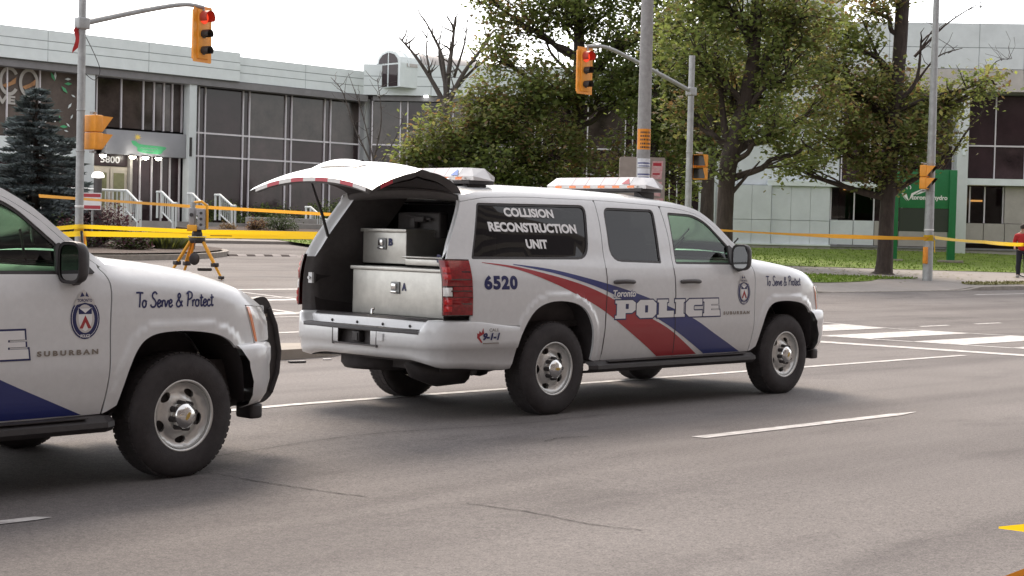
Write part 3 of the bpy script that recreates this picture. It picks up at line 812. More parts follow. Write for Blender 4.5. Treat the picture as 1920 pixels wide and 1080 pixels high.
    # ---- light bars
    def lightbar(x, z, endmat, k=1):
        lb = empty('light_bar', (x, 0, z), parent=root); lb.scale = (1, k, 1.12)
        sec = [(-.15, .02), (-.155, .05), (-.09, .115), (.09, .115), (.155, .05), (.15, .02)]
        mods = [(-.50, -.30), (-.30, -.10), (-.10, .10), (.10, .30), (.30, .50)]
        for i, (a, c) in enumerate(mods):
            b = MB(); b.prism(sec, a+.003, c-.003, 'XZ'); b.build('lens_module', 'lamp_pink' if i in (1, 3) else 'lamp_lens', lb)
        for s in (-1, 1):
            b = MB()
            V = [(px_, s*.503, pz_) for px_, pz_ in sec] + [(px_*.8, s*(.685 if pz_ < .1 else .60), pz_ if pz_ < .1 else pz_-.002) for px_, pz_ in sec]
            b.add(V, [tuple(range(6)), tuple(range(6, 12))]+[(i, (i+1) % 6, 6+(i+1) % 6, 6+i) for i in range(6)]); b.build('end_cap', 'lamp_lens', lb)
            b = MB(); q = -.128
            for xs_ in (-1,):
                b.add([(xs_*.1555, s*.39, .057), (xs_*.1555, s*.50, .057), (xs_*.107, s*.445, .1065)], [(0, 1, 2)])
            if s < 0: b.build('triangle_lamp', endmat, lb)
        b = MB(); b.box((0, 0, .008), (.29, 1.30, .03), bev=.008); b.build('base', 'plastic', lb)
        b = MB(); b.box((0, 0, .034), (.322, 1.2, .012)); b.build('clear_rail', 'reflect_white', lb)
        for i in range(6):
            y = -.5+.2*i
            b = MB(); b.box((-.156, y-.02, .034), (.014, .09, .018)); b.build('amber_lamp', 'lamp_amber', lb)
        for s in (-1, 1):
            b = MB(); b.tube([(-.1, s*.52, .0), (-.1, s*.60, -.035), (-.1, s*.66, -.075)], .014, 6); b.box((0, s*.55, -.03), (.2, .08, .06)); b.build('mounting_foot', 'plastic', lb)
    lightbar(1.67, 1.912, 'lamp_triangle', .9)
    lightbar(-.46, 1.900, 'lamp_blue', .82)
    # ---- liftgate, origin on the hinge, modelled closed
    gt = empty('liftgate', (-.845, 0, 1.845), parent=root)
    ch = Vector((-.34, 0, -.93)); nn = Vector((-.93, 0, .34)).normalized()
    def gsurf(u, v, o=0):
        t = 2*u-1; hw = .70+.07*sstep(0, .6, v); bulge = .155*math.sin(math.pi*min(1, v**.85))**.8*(1-.0*abs(t)) - .0
        bulge -= .105*abs(t)**2.2*(.35+.65*v)
        bulge += .02*math.exp(-((v-.5)/.05)**2)
        p = ch*v + nn*(bulge+o)
        return (p.x, t*hw, p.z)
    b = MB(); b.grid(28, 26, gsurf); b.build('gate_skin', 'paint', gt)
    b = MB(); b.grid(16, 10, lambda u, v: gsurf(.07+.86*u, .07+.40*v, .005)); b.build('gate_window', 'glass_dark', gt)
    b = MB(); b.grid(16, 14, lambda u, v: (lambda p: p)(gsurf(.03+.94*u, .02+.96*v, -.055-.02*math.sin(math.pi*v)))); b.build('gate_trim', 'trim', gt)
    b = MB()
    ring = [(0, i/16) for i in range(17)]+[(i/16, 1) for i in range(1, 17)]+[(1, 1-i/16) for i in range(1, 17)]
    V = []; F = []
    for u, v in ring: V += [gsurf(u, v), gsurf(min(max(u, .012), .988), min(v, .99), -.025), gsurf(min(max(u, .03), .97), min(v, .98), -.06)]
    for i in range(len(ring)-1): F += [(3*i, 3*i+1, 3*i+4, 3*i+3), (3*i+1, 3*i+2, 3*i+5, 3*i+4)]
    b.add(V, F, smooth=True); b.build('gate_edge', 'plastic_grey', gt)
    def strip(a, c, mt, side=None):
        b = MB()
        if side is None: b.grid(4, 1, lambda u, v: gsurf(a+(c-a)*u, .995, -.004-.032*v)); 
        else: b.grid(4, 1, lambda u, v: (lambda p: (p[0], p[1]*1.004, p[2]))(gsurf(side, a+(c-a)*u, -.004-.03*v)))
        for i, p in enumerate(b.v): b.v[i] = (p[0]-.002*(side is None), p[1], p[2]-.004*(side is None))
        b.build('reflective_strip', mt, gt)
    for i in range(9): strip(.05+.1*i, .15+.1*i, 'reflect_red' if i % 2 else 'reflect_white')
    strip(.80, .92, 'reflect_red', 0); strip(.80, .92, 'reflect_red', 1)
    b = MB(); b.grid(14, 6, lambda u, v: gsurf(.32+.36*u, .60+.16*v, .006+.045*math.sin(math.pi*u)**.5*math.sin(math.pi*v)**.5)); b.build('plate_housing', 'paint', gt)
    b = MB(); b.grid(8, 2, lambda u, v: gsurf(.40+.2*u, .765+.02*v, .012)); b.build('pull_slot', 'plastic', gt)
    b = MB(); b.grid(14, 4, lambda u, v: gsurf(.05+.90*u, .0+.10*v, .02+.03*math.sin(math.pi*v))); b.build('spoiler', 'paint', gt)
    b = MB(); b.tube([gsurf(.5, .46, .02), gsurf(.55, .38, .03), gsurf(.78, .30, .03)], .012, 6); b.build('wiper', 'plastic', gt)
    for i in range(4):
        b = MB(); b.grid(2, 2, lambda u, v: gsurf(.16+.085*i+.05*u, .90+.05*v, .004)); b.build('decal_block', 'decal_grey', gt)
    gt.rotation_euler = (0, R(73), 0)
    for s in (1,):
        b = MB(); b.tube([(-.99, s*.76, 1.36), (-1.12, s*.72, 1.62), (-1.27, s*.69, 1.90)], [.014, .014, .009], 7); b.build('gas_strut', 'plastic', root)
    # call sticker on the bumper corner, right side and left
    for s in (-1, 1):
        def LB(x, z, l): return (x, s*(1.0-.03*sstep(-.6, -1.0, x)-.04*max(0, (-.8-x)/.3)**2+.024+l), z)
        tx = (lambda V: V) if s < 0 else (lambda V: [(-.9+-.68-a, b_) for a, b_ in V])
        V, F = fit_text('9-1-1', -.86, .645, -.69, .705, bold=.05, shear=.25)
        V2, F2 = fit_text('CALL', -.80, .715, -.70, .74, bold=.02)
        leaf = [(-.875, .625), (-.91, .66), (-.93, .672), (-.915, .69), (-.925, .705), (-.90, .70), (-.895, .722), (-.875, .705), (-.86, .745), (-.85, .70), (-.87, .69), (-.895, .675), (-.865, .632)]
        V3, F3 = tri2d(leaf, (), .05); V4, F4 = stroke2d([(-.86, .622), (-.70, .622)], .008)
        decal('emergency_sticker', [(tx(V), F, 0, .001), (tx(V2), F2, 2, .001), (tx(V3), F3, 1, .001), (tx(V4), F4, 2, .001)], LB, (0, s, 0), root, ['decal_navy', 'paint_red', 'decal_grey'])
    return root

def offset_open(P, d):
    out = []
    for i, p in enumerate(P):
        a = Vector(P[max(i-1, 0)]); b = Vector(P[min(i+1, len(P)-1)]); t = (b-a).normalized(); out.append((p[0]-t.y*d, p[1]+t.x*d))
    return out
suv = make_suv()
tag(suv, 'white police utility vehicle with raised liftgate and collision unit lettering, parked mid road', 'police car', 'police vehicles')
# ================================================================ ground, road, pavements
def H(x, y):
    """lie of the land: level road, rising gently across the far side"""
    z = .033*min(max(y-5, 0), 45)
    s = (x-37.5)*.373+(y-22.2)*.928
    z -= .06*(1-sstep(-4.6, -1.0, x))
    return z + .040*min(max(s, 0), 16)*sstep(46, 62, x)
def asphalt():
    M = bpy.data.materials.new('asphalt'); M.use_nodes = True; n = M.node_tree.nodes; L = M.node_tree.links; b = n['Principled BSDF']
    tc = n.new('ShaderNodeTexCoord')
    def nz(scale, det, st=None, ro=.6):
        t = n.new('ShaderNodeTexNoise'); t.inputs['Scale'].default_value = scale; t.inputs['Detail'].default_value = det; t.inputs['Roughness'].default_value = ro
        src = tc.outputs['Object']
        if st:
            mp = n.new('ShaderNodeMapping'); mp.inputs['Scale'].default_value = st; L.new(src, mp.inputs[0]); src = mp.outputs[0]
        L.new(src, t.inputs['Vector']); return t.outputs[0]
    def ramp(src, p0, c0, p1, c1):
        r = n.new('ShaderNodeValToRGB'); e = r.color_ramp.elements; e[0].position = p0; e[1].position = p1; e[0].color = (*c0, 1); e[1].color = (*c1, 1); L.new(src, r.inputs[0]); return r.outputs[0]
    def mul(a, b_):
        m_ = n.new('ShaderNodeMix'); m_.data_type = 'RGBA'; m_.blend_type = 'MULTIPLY'; m_.inputs[0].default_value = 1; L.new(a, m_.inputs[6]); L.new(b_, m_.inputs[7]); return m_.outputs[2]
    base = ramp(nz(.35, 5), .35, (.190, .172, .163), .65, (.226, .207, .197))
    speck = ramp(nz(85, 3, ro=.8), .30, (.46, .45, .46), .62, (1.15, 1.15, 1.14))
    grit = ramp(nz(28, 4, ro=.75), .36, (.72, .72, .73), .60, (1, 1, 1))
    track = ramp(nz(1.0, 3, (.035, .62, 1)), .38, (.70, .69, .70), .56, (1, 1, 1))
    oil = ramp(nz(.9, 6, (.5, 1.2, 1)), .30, (.72, .71, .72), .46, (1, 1, 1))
    c = mul(mul(mul(mul(base, speck), grit), track), oil)
    L.new(c, b.inputs['Base Color']); b.inputs['Roughness'].default_value = .86; b.inputs['Specular IOR Level'].default_value = .35
    bp = n.new('ShaderNodeBump'); bp.inputs['Strength'].default_value = .55; bp.inputs['Distance'].default_value = .012
    L.new(nz(120, 3, ro=.8), bp.inputs['Height']); L.new(bp.outputs[0], b.inputs['Normal'])
    MATS['asphalt'] = M
asphalt()
mat('asphalt_far', (.20, .19, .18), .9, var=.15, vscale=.5, bump=.3, bscale=80)
mat('concrete', (.30, .265, .225), .9, var=.14, vscale=2.5, bump=.25, bscale=70)
mat('kerb_concrete', (.29, .265, .235), .92, var=.2, vscale=5, bump=.3, bscale=60)
mat('pavement', (.27, .245, .225), .9, var=.10, vscale=1.5, bump=.2, bscale=60)
mat('road_paint', (.62, .60, .58), .7, var=.2, vscale=9, c2=(.27, .25, .24), bump=.2, bscale=120)
mat('crack', (.035, .03, .028), .95)
mat('grass', (.13, .185, .02), .95, var=.35, vscale=1.6, bump=.8, bscale=25)
mat('grass_blade', (.15, .235, .022), .8, var=.3, vscale=3)
mat('grass_dry', (.15, .14, .04), .8, var=.3, vscale=3)
mat('earth', (.10, .085, .065), .95, var=.25, vscale=.3)
mat('mulch', (.055, .036, .028), .95, var=.4, vscale=8, bump=.8, bscale=14)

def drape(name, poly, mt, lift=0, h=1.5, parent=None, skirt=0):
    """sheet that follows the ground; a skirt gives it a kerb face"""
    V, F = tri2d(poly, (), h)
    LF = lift if callable(lift) else (lambda x, y: lift)
    b = MB(); b.add([(x, y, H(x, y)+LF(x, y)) for x, y in V], F, smooth=True)
    if skirt:
        P = resample(poly, h); n = len(P)
        b.add([(x, y, H(x, y)+LF(x, y)) for x, y in P]+[(x, y, H(x, y)+LF(x, y)-skirt) for x, y in P], [(i, (i+1) % n, n+(i+1) % n, n+i) for i in range(n)])
    o = b.build(name, mt, parent, fix=False)
    bm = bmesh.new(); bm.from_mesh(o.data)
    for f in bm.faces:
        if abs(f.normal.z) > .5 and f.normal.z < 0: f.normal_flip()
    bm.to_mesh(o.data); bm.free()
    return o
def rect(x0, y0, x1, y1): return [(x0, y0), (x1, y0), (x1, y1), (x0, y1)]
xs = sorted(set(list(np.linspace(-700, -60, 9))+list(np.linspace(-60, 120, 37))+list(np.linspace(120, 900, 9))))
ys = sorted(set(list(np.linspace(-700, -40, 8))+list(np.linspace(-40, 80, 31))+list(np.linspace(80, 900, 9))))
b = MB(); b.grid(len(xs)-1, len(ys)-1, lambda u, v: (xs[round(u*(len(xs)-1))], ys[round(v*(len(ys)-1))], H(xs[round(u*(len(xs)-1))], ys[round(v*(len(ys)-1))])-.05))
tag(b.build('ground', 'earth'), kind='structure')
rx = sorted(set(list(np.arange(-70, -12, 4.0))+list(np.arange(-12, 40, .5))+list(np.arange(40, 141, 4.0))))
ry = sorted(set([-14, -12, -10, -8]+[round(v, 2) for v in np.arange(-7.8, 16.2, .4)]+list(np.arange(17, 36, 1.5))+[5.0]))
b = MB(); b.grid(len(rx)-1, len(ry)-1, lambda u, v: (rx[round(u*(len(rx)-1))], ry[round(v*(len(ry)-1))], H(rx[round(u*(len(rx)-1))], ry[round(v*(len(ry)-1))])))
road = b.build('road', 'asphalt', fix=False)
tag(road, kind='structure')

# far pavement, kerb, lawn
walk = [(21.0, 12.42), (24.0, 12.42), (31.0, 12.45), (140, 12.45), (140, 15), (75, 15.5), (57, 15.6), (46.6, 17.9), (39.0, 20.6), (31, 23.6), (22.0, 27.5), (19.7, 27.5), (19.5, 15.1), (19.9, 13.3)]
tag(drape('pavement', walk, 'pavement', lambda x, y: .10-.085*sstep(23.0, 24.4, x)*(1-sstep(30.6, 32.0, x))*(1-sstep(12.6, 14.2, y)), .7, skirt=.2), kind='structure')
kerb_i = [(21.0, 12.3)]
b = MB()
def kerb(name, P, w=.15, up=.115, mt='kerb_concrete', drop=None):
    """kerb stone run along a line"""
    P = [p for p in P]; b = MB(); n = len(P); V = []
    for i, p in enumerate(P):
        a = Vector(P[max(i-1, 0)]); c = Vector(P[min(i+1, n-1)]); d = (c-a).normalized(); nn = Vector((-d.y, d.x))
        u_ = up if not drop else up*drop(p)
        z = H(*p)
        q = Vector(p)+nn*w
        V += [(p[0], p[1], z-.05), (p[0]+nn.x*.012, p[1]+nn.y*.012, z+u_-.012), (p[0]+nn.x*.03, p[1]+nn.y*.03, z+u_), (q.x, q.y, z+u_), (q.x, q.y, z-.05)]
    F = [(5*i+k, 5*i+k+1, 5*i+6+k, 5*i+5+k) for i in range(n-1) for k in range(4)]
    b.add(V, F); b.add(V[:5], [(0, 1, 2, 3, 4)]); b.add(V[-5:], [(4, 3, 2, 1, 0)])
    return b.build(name, mt)
cut = lambda p: .18+.82*max(sstep(31.0, 32.2, p[0]), 1-sstep(23.0, 24.2, p[0])) if p[1] < 12.9 else 1
kp = [(19.45, 27), (19.4, 15.2), (19.6, 13.9), (20.2, 12.9), (21.0, 12.36)]+[(x, 12.30) for x in np.arange(22, 70, .5)]+[(x, 12.30) for x in np.arange(71, 140, 6)]
tag(kerb('kerb', kp, drop=cut), kind='structure')
lawn = [(46.6, 17.9), (57, 15.6), (75, 15.5), (110, 15.5), (110, 40), (62, 40), (45, 44), (31, 44), (25, 36), (22.0, 27.5), (31, 23.6), (39.0, 20.6)]
LAWN = [drape('lawn', lawn, 'grass', .115, 1.2)]
strip = catmull([(24.6, 21.4), (28, 19.2), (32.4, 16.9), (34.0, 15.55), (31.5, 15.35), (29.6, 14.6), (26.0, 14.4), (22.4, 17.5), (22.0, 20.8)], 4, True)
LAWN.append(drape('lawn', strip, 'grass', .112, .8))
verge = catmull([(32.6, 13.15), (34.0, 13.9), (37.0, 14.0), (60, 13.9), (60, 12.9), (36, 12.9), (33.5, 12.85)], 4, True)
LAWN.append(drape('lawn', verge, 'grass_dry', .112, .8))
for o in LAWN: tag(o, kind='structure')
# blades of grass standing on the lawns
def blades(name, poly, n, hgt, mt, seed):
    rnd = random.Random(seed); a = np.array(poly); x0, y0 = a.min(0); x1, y1 = a.max(0); b = MB(); V = []; F = []
    x1 = min(x1, 75); k = 0
    while k < n:
        x, y = rnd.uniform(x0, x1), rnd.uniform(y0, y1)
        if not inside(x, y, poly): continue
        z = H(x, y)+.11; t = rnd.uniform(0, 6.28); w = rnd.uniform(.015, .035); h_ = hgt*rnd.uniform(.5, 1.3); lx, ly = rnd.uniform(-.04, .04), rnd.uniform(-.04, .04)
        i = len(V); V += [(x-w*math.cos(t), y-w*math.sin(t), z), (x+w*math.cos(t), y+w*math.sin(t), z), (x+lx, y+ly, z+h_)]; F.append((i, i+1, i+2)); k += 1
    b.add(V, F)
    return tag(b.build(name, mt, fix=False), kind='stuff')
tag(blades('grass', lawn, 22000, .07, 'grass_blade', 3), 'short green grass of the lawn before the offices', 'grass')
tag(blades('grass', strip, 4500, .06, 'grass_blade', 4), 'short grass round the foot of the street trees', 'grass')
tag(blades('grass', verge, 2500, .05, 'grass_dry', 5), 'dry yellowish grass verge beside the kerb', 'grass')

# median island
isl = [(-70, 4.62), (1.6, 4.62), (2.3, 4.75), (2.75, 5.02), (2.3, 5.3), (1.6, 5.45), (-70, 5.45)]
tag(drape('median_island', isl, 'concrete', .115, 1.0, skirt=.14), kind='structure')

# markings
def mark(pts, lift=.005, h=.5): 
    o = drape('road_marking', pts, 'road_paint', lift, h, road); return o
def line(x0, y0, x1, y1, w):
    d = Vector((x1-x0, y1-y0)).normalized(); n = Vector((-d.y, d.x))*w/2
    return mark([(x0+n.x, y0+n.y), (x1+n.x, y1+n.y), (x1-n.x, y1-n.y), (x0-n.x, y0-n.y)], h=.5)
line(-60, .80, 10.05, .80, .11)
for k in range(-4, 4):
    if k == 0: mark([(-.17, -2.70), (2.55, -2.72), (2.93, -2.65), (2.55, -2.60), (-.20, -2.58)])
    elif k == -1: mark([(-9.2, -2.43), (-5.50, -2.45), (-5.40, -2.43), (-5.47, -2.36), (-9.2, -2.31)])
    elif k < 0: line(-.2+9.0*k, -2.65, 2.9+9.0*k, -2.65, .12)
# ladder crossing on the near carriageway
sk = lambda y: 10.72-.106*(y-1.9)
def bar(y0, y1, xa, xb): mark([(xa+sk(y0)-10.72, y0), (xb+sk(y0)-10.72, y0), (xb+sk(y1)-10.72, y1), (xa+sk(y1)-10.72, y1)], .0055)
mark([(sk(y)+o, y) for y, o in ((-9, -.17), (7.2, -.17), (7.2, .17), (-9, .17))], .005)
mark([(sk(y)+1.42+o, y) for y, o in ((-9, -.06), (7.2, -.06), (7.2, .06), (-9, .06))], .004)
mark([(sk(y)+4.62+o, y) for y, o in ((-9, -.05), (7.2, -.05), (7.2, .05), (-9, .05))], .004)
for y in (-7.3, -5.76, -4.22, -2.68, -1.14, .40, 1.94, 3.48, 5.02): bar(y, y+.83, 12.12, 15.36)
for x in (16.2, 18.2, 20.2, 22.2): line(x, 5.05, x+1.0, 5.05, .10)
line(29.2, 11.0, 90, 11.0, .12)
# marks beyond the median
line(-40, 7.45, 4.6, 7.45, .12); line(2.0, 6.1, 2.9, 6.1, .10)
for y, w in ((10.1, .34), (12.55, .30), (14.9, .22)): line(4.2, y, 12.5, y, w)
line(5.95, 9.3, 5.95, 15.6, .12); line(7.9, 11.3, 7.9, 15.6, .10); line(4.2, 9.55, 12, 9.55, .08); line(4.2, 13.05, 12, 13.05, .08)
# cracks
def crack(P, w, seed):
    rnd = random.Random(seed); Q = catmull(P, 10); Q = [(x+rnd.uniform(-.012, .012), y+rnd.uniform(-.012, .012)) for x, y in Q]
    V = []; F = []
    for i, p in enumerate(Q):
        a = Vector(Q[max(i-1, 0)]); c = Vector(Q[min(i+1, len(Q)-1)]); d = (c-a).normalized(); ww = w*rnd.uniform(.25, 1.1)
        V += [(p[0]-d.y*ww/2, p[1]+d.x*ww/2, H(*p)+.004), (p[0]+d.y*ww/2, p[1]-d.x*ww/2, H(*p)+.004)]
        if i: F.append((2*i-2, 2*i-1, 2*i+1, 2*i))
    b = MB(); b.add(V, F); b.build('crack', 'crack', road, fix=False)
crack([(-3.9, -1.6), (-3.86, -1.89), (-3.84, -2.2), (-3.8, -2.45), (-3.77, -2.67), (-3.7, -3.0)], .014, 1)
crack([(-3.42, -3.5), (-3.34, -3.99), (-3.36, -4.34), (-3.28, -4.68)], .011, 2)
crack([(-4.3, 1.9), (-2.9, 1.75), (-1.5, 1.95)], .02, 3)
crack([(-3.9, -1.2), (-2.2, -1.0), (-.9, -1.25), (.4, -1.2)], .012, 6)
crack([(-1.3, -2.1), (-1.05, -2.05), (-.85, -2.12)], .02, 4)
crack([(22.6, 10.6), (24.0, 10.5), (25.6, 10.7)], .05, 5)
def leaf_litter(n, seed):
    rnd = random.Random(seed); b = MB()
    for k in range(n):
        cx, cy = rnd.choice(((35.4, 17.6), (29, 19.2), (34, 18.5), (40, 22))); x, y = rnd.gauss(cx, 2.6), rnd.gauss(cy, 1.9)
        if y < 12.6: continue
        z = H(x, y)+.135; a = rnd.uniform(0, 6.3); s_ = rnd.uniform(.04, .08)
        b.add([(x+s_*math.cos(a+q), y+s_*math.sin(a+q), z+rnd.uniform(0, .02)) for q in (0, 1.6, 3.1, 4.7)], [(0, 1, 2, 3)])
    return b.build('fallen_leaves', 'grass_dry', fix=False)
tag(leaf_litter(500, 9), 'fallen brown leaves scattered round the street trees', 'leaves', kind='stuff')
# litter on the road
for (x, y, d, rz, lb) in ((5.6, 11.9, (.12, .10, .07), .4, 'small black lump lying on the far road marking'), (1.35, 4.2, (.20, .06, .02), -.3, 'flat dark scrap on the road below the median kerb'), (1.9, 4.35, (.10, .04, .012), -.2, 'thin pale scrap lying near the median kerb')):
    b = MB(); b.box((0, 0, d[2]/2), d, rz, bev=d[2]*.3); b.box((d[0]*.3, d[1]*.2, d[2]*.7), (d[0]*.5, d[1]*.6, d[2]*.5), rz+.5)
    tag(b.build('road_debris', 'plastic' if 'dark' in lb or 'black' in lb else 'reflect_white', loc=(x, y, H(x, y)+.004)), lb, 'debris')
# ================================================================ signals, poles, tape, survey gear
mat('signal_yellow', (.84, .33, .03), .45, var=.1, vscale=6)
mat('signal_dark', (.03, .028, .028), .5)
mat('lens_off', (.05, .045, .04), .2)
mat('lens_red', (.8, .03, .02), .3, emit=(1, .08, .03), estr=.4)
mat('galvanised', (.36, .37, .37), .55, metal=.35, var=.16, vscale=7, bump=.1, bscale=40)
mat('pole_concrete', (.30, .295, .29), .85, var=.16, vscale=9, bump=.3, bscale=50)
def film(name, c, t):
    M = bpy.data.materials.new(name); M.use_nodes = True; n = M.node_tree.nodes; L = M.node_tree.links; b = n['Principled BSDF']
    b.inputs['Base Color'].default_value = (*c, 1); b.inputs['Roughness'].default_value = .4
    tr = n.new('ShaderNodeBsdfTranslucent'); tr.inputs[0].default_value = (*t, 1); mx = n.new('ShaderNodeMixShader'); mx.inputs[0].default_value = .5
    L.new(b.outputs[0], mx.inputs[1]); L.new(tr.outputs[0], mx.inputs[2]); L.new(mx.outputs[0], n['Material Output'].inputs[0]); MATS[name] = M
film('tape', (.86, .56, .015), (.92, .62, .02))
film('tape_far', (.80, .38, .05), (.85, .42, .05))
mat('tape_ink', (.20, .11, .01), .6)
mat('ink', (.02, .02, .02), .6)
mat('band_white', (.7, .7, .69), .5)
mat('sticker_orange', (.75, .27, .02), .5, var=.15, vscale=9)
mat('paper_white', (.66, .68, .72), .7, var=.15, vscale=11)
mat('paper_pink', (.55, .22, .24), .7, var=.45, vscale=14, c2=(.62, .5, .48))
mat('sign_back', (.30, .26, .23), .6, metal=.1, var=.12, vscale=5)
mat('survey_yellow', (.78, .36, .02), .5)
mat('survey_grey', (.28, .28, .29), .5)
mat('cloth_red', (.45, .03, .03), .8, var=.15, vscale=10)

def signal_head(parent, loc, az, n=3, lit=None, board=True, s=1.0):
    """az: facing direction; body, doors with visors and lenses"""
    hd = empty('signal_head', loc, az+math.pi/2, parent)     # local -y faces the traffic
    hh = .36 if n == 3 else .36
    b = MB(); b.box((0, .10, 0), (.34, .20, hh*n), bev=.02); b.build('housing', 'signal_yellow', hd)
    if board:
        P = rp([(-.29, -hh*n/2-.07), (.29, -hh*n/2-.07), (.29, hh*n/2+.07), (-.29, hh*n/2+.07)], .03)
        b = MB(); b.prism(P, .03, .045); b.build('backboard', 'signal_yellow', hd)
    for k in range(n):
        z = hh*(n-1)/2-hh*k; r = .135 if (k == 0 or n == 2) else .088
        b = MB(); b.lathe([(r, -.012), (r*.7, -.03), (0, -.036)], 20, 'Y', (0, 0, z)); b.build('lens', 'lens_red' if lit == k else 'lens_off', hd)
        b = MB(); b.lathe([(r+.012, .0), (r+.014, -.10), (r+.012, -.20)], 18, 'Y', (0, 0, z), a0=R(-35), a1=R(215)); b.lathe([(r+.006, -.0), (r+.006, -.20)], 18, 'Y', (0, 0, z), a0=R(-35), a1=R(215))
        b.build('visor', 'visor_red_glow' if lit == k else 'signal_dark', hd)
    return hd
mat('visor_red_glow', (.42, .05, .03), .5)  # glow of the lit lens painted into its visor's colour
def ped_head(parent, loc, az):
    hd = empty('pedestrian_signal', loc, az+math.pi/2, parent)
    for k in (0, 1):
        z = .18-.36*k
        b = MB(); b.box((0, .09, z), (.40, .20, .345), bev=.02); b.build('housing', 'signal_yellow', hd)
        b = MB(); b.box((0, -.012, z), (.33, .012, .28)); b.build('lens', 'lens_off', hd)
        b = MB()   # square cutaway hood
        b.add([(-.19, -.01, z+.16), (.19, -.01, z+.16), (.19, -.27, z+.15), (-.19, -.27, z+.15)], [(0, 1, 2, 3)])
        for sx in (-.19, .19): b.add([(sx, -.01, z+.16), (sx, -.27, z+.15), (sx, -.01, z-.16)], [(0, 1, 2)])
        b.build('hood', 'signal_yellow', hd)
        b = MB()
        b.add([(-.186, -.012, z+.155), (.186, -.012, z+.155), (.186, -.265, z+.146), (-.186, -.265, z+.146)], [(0, 1, 2, 3)])
        for sx in (-.186, .186): b.add([(sx, -.012, z+.155), (sx, -.265, z+.146), (sx, -.012, z-.155)], [(0, 1, 2)])
        b.build('hood_lining', 'signal_dark', hd)
    for z in (.40, -.40):
        b = MB(); b.box((0, .09, z), (.10, .10, .05)); b.tube([(0, .09, z), (-.16, .16, z+(.02 if z > 0 else -.02))], .02, 6); b.build('bracket', 'galvanised', hd)
    return hd
def pole(parent, h, r0, r1, mt='galvanised', n=14):
    b = MB(); b.tube([(0, 0, -.1), (0, 0, h*.5), (0, 0, h)], [r0, (r0+r1)/2, r1], n)
    return b.build('pole', mt, parent)
def ring(parent, z, r, h, mt, nm='band'):
    b = MB(); b.lathe([(r, -h/2), (r+.006, -h/2+.004), (r+.006, h/2-.004), (r, h/2)], 16, 'Z', (0, 0, z)); return b.build(nm, mt, parent)
def arm(parent, pts, r0, r1):
    P = catmull(pts, 8); n = len(P)
    b = MB(); b.tube(P, [r0+(r1-r0)*i/(n-1) for i in range(n)], 10); b.tube([P[-1], (P[-1][0], P[-1][1], P[-1][2]-.14)], .03, 8); b.build('mast_arm', 'galvanised', parent)
    b = MB(); b.box(P[0], (.26, .22, .24), bev=.03); b.build('arm_clamp', 'galvanised', parent)
# signal pole by the spruce
zb = H(7.55, 19.5)
sp = tag(empty('signal_pole', (7.55, 19.5, zb)), 'grey signal pole with red light on long arm, beside the blue spruce', 'traffic light')
pole(sp, 7.6, .085, .075)
arm(sp, [(0, 0, 5.13), (1.4, 0, 5.55), (2.4, -.02, 5.80), (2.93, -.03, 5.80)], .062, .045)
signal_head(sp, (2.95, -.03, 5.22), R(-76), 3, 0)
ped_head(sp, (.36, -.02, 2.92), R(8))
ring(sp, 1.38, .087, .05, 'band_white')
for z in (2.52, 3.36): ring(sp, z, .087, .03, 'galvanised', 'clamp')
b = MB(); b.box((.03, -.12, .60), (.09, .08, .38), bev=.02); b.lathe([(.028, -.012), (.02, -.02), (0, -.02)], 10, 'Y', (.03, -.16, .55)); b.build('call_button', 'sticker_orange', sp)
b = MB(); b.tube(catmull([(.07, 0, 4.9), (.3, -.02, 4.5), (.42, -.02, 4.2), (.3, -.01, 4.0), (.08, 0, 4.12)], 5), .008, 5); b.build('loose_cable', 'ink', sp)
fl = MB(); fl.grid(6, 8, lambda u, v: (-.09-.11*u+.02*math.sin(5*v), -.03+.03*math.sin(6*v+2*u), 5.10-.48*v-.12*u)); fo = fl.build('pole_flag', 'cloth_red', loc=(7.55, 19.5, zb))
tag(fo, 'small red flag hanging from the signal pole by the spruce', 'flag')
# signal pole behind the utility pole
zb = H(25.86, 18.1)
sp2 = tag(empty('signal_pole', (25.86, 18.1, zb)), 'grey signal pole with arm curving left behind the tall utility pole', 'traffic light')
pole(sp2, 6.2, .095, .085)
arm(sp2, [(0, 0, 5.2), (-2.2, 0, 5.76), (-3.6, 0, 6.06), (-4.38, 0, 6.02)], .06, .045)
signal_head(sp2, (-4.45, -.02, 5.38), R(-90), 3, 0)
ped_head(sp2, (.36, -.08, 3.10), R(-160))
for z in (2.7, 3.5): ring(sp2, z, .095, .03, 'galvanised', 'clamp')
# signal pole on the right corner
zb = H(33.12, 14.7)
sp3 = tag(empty('signal_pole', (33.12, 14.7, zb)), 'tall grey pole with one orange pedestrian signal, before the green sign', 'traffic light')
pole(sp3, 9.4, .15, .085)
ped_head(sp3, (-.28, -.06, 3.18), R(-74))
ring(sp3, 1.62, .141, .05, 'band_white')
for z in (2.78, 3.6): ring(sp3, z, .13, .03, 'galvanised', 'clamp')
b = MB(); b.box((-.19, -.02, .86), (.12, .12, .5), bev=.02); b.lathe([(.03, -.012), (.02, -.02), (0, -.02)], 10, 'Y', (-.19, -.08, .78)); b.build('call_button', 'sticker_orange', sp3)
b = MB(); b.box((0, 0, .02), (.5, .5, .04), bev=.01); b.build('base_plate', 'galvanised', sp3)
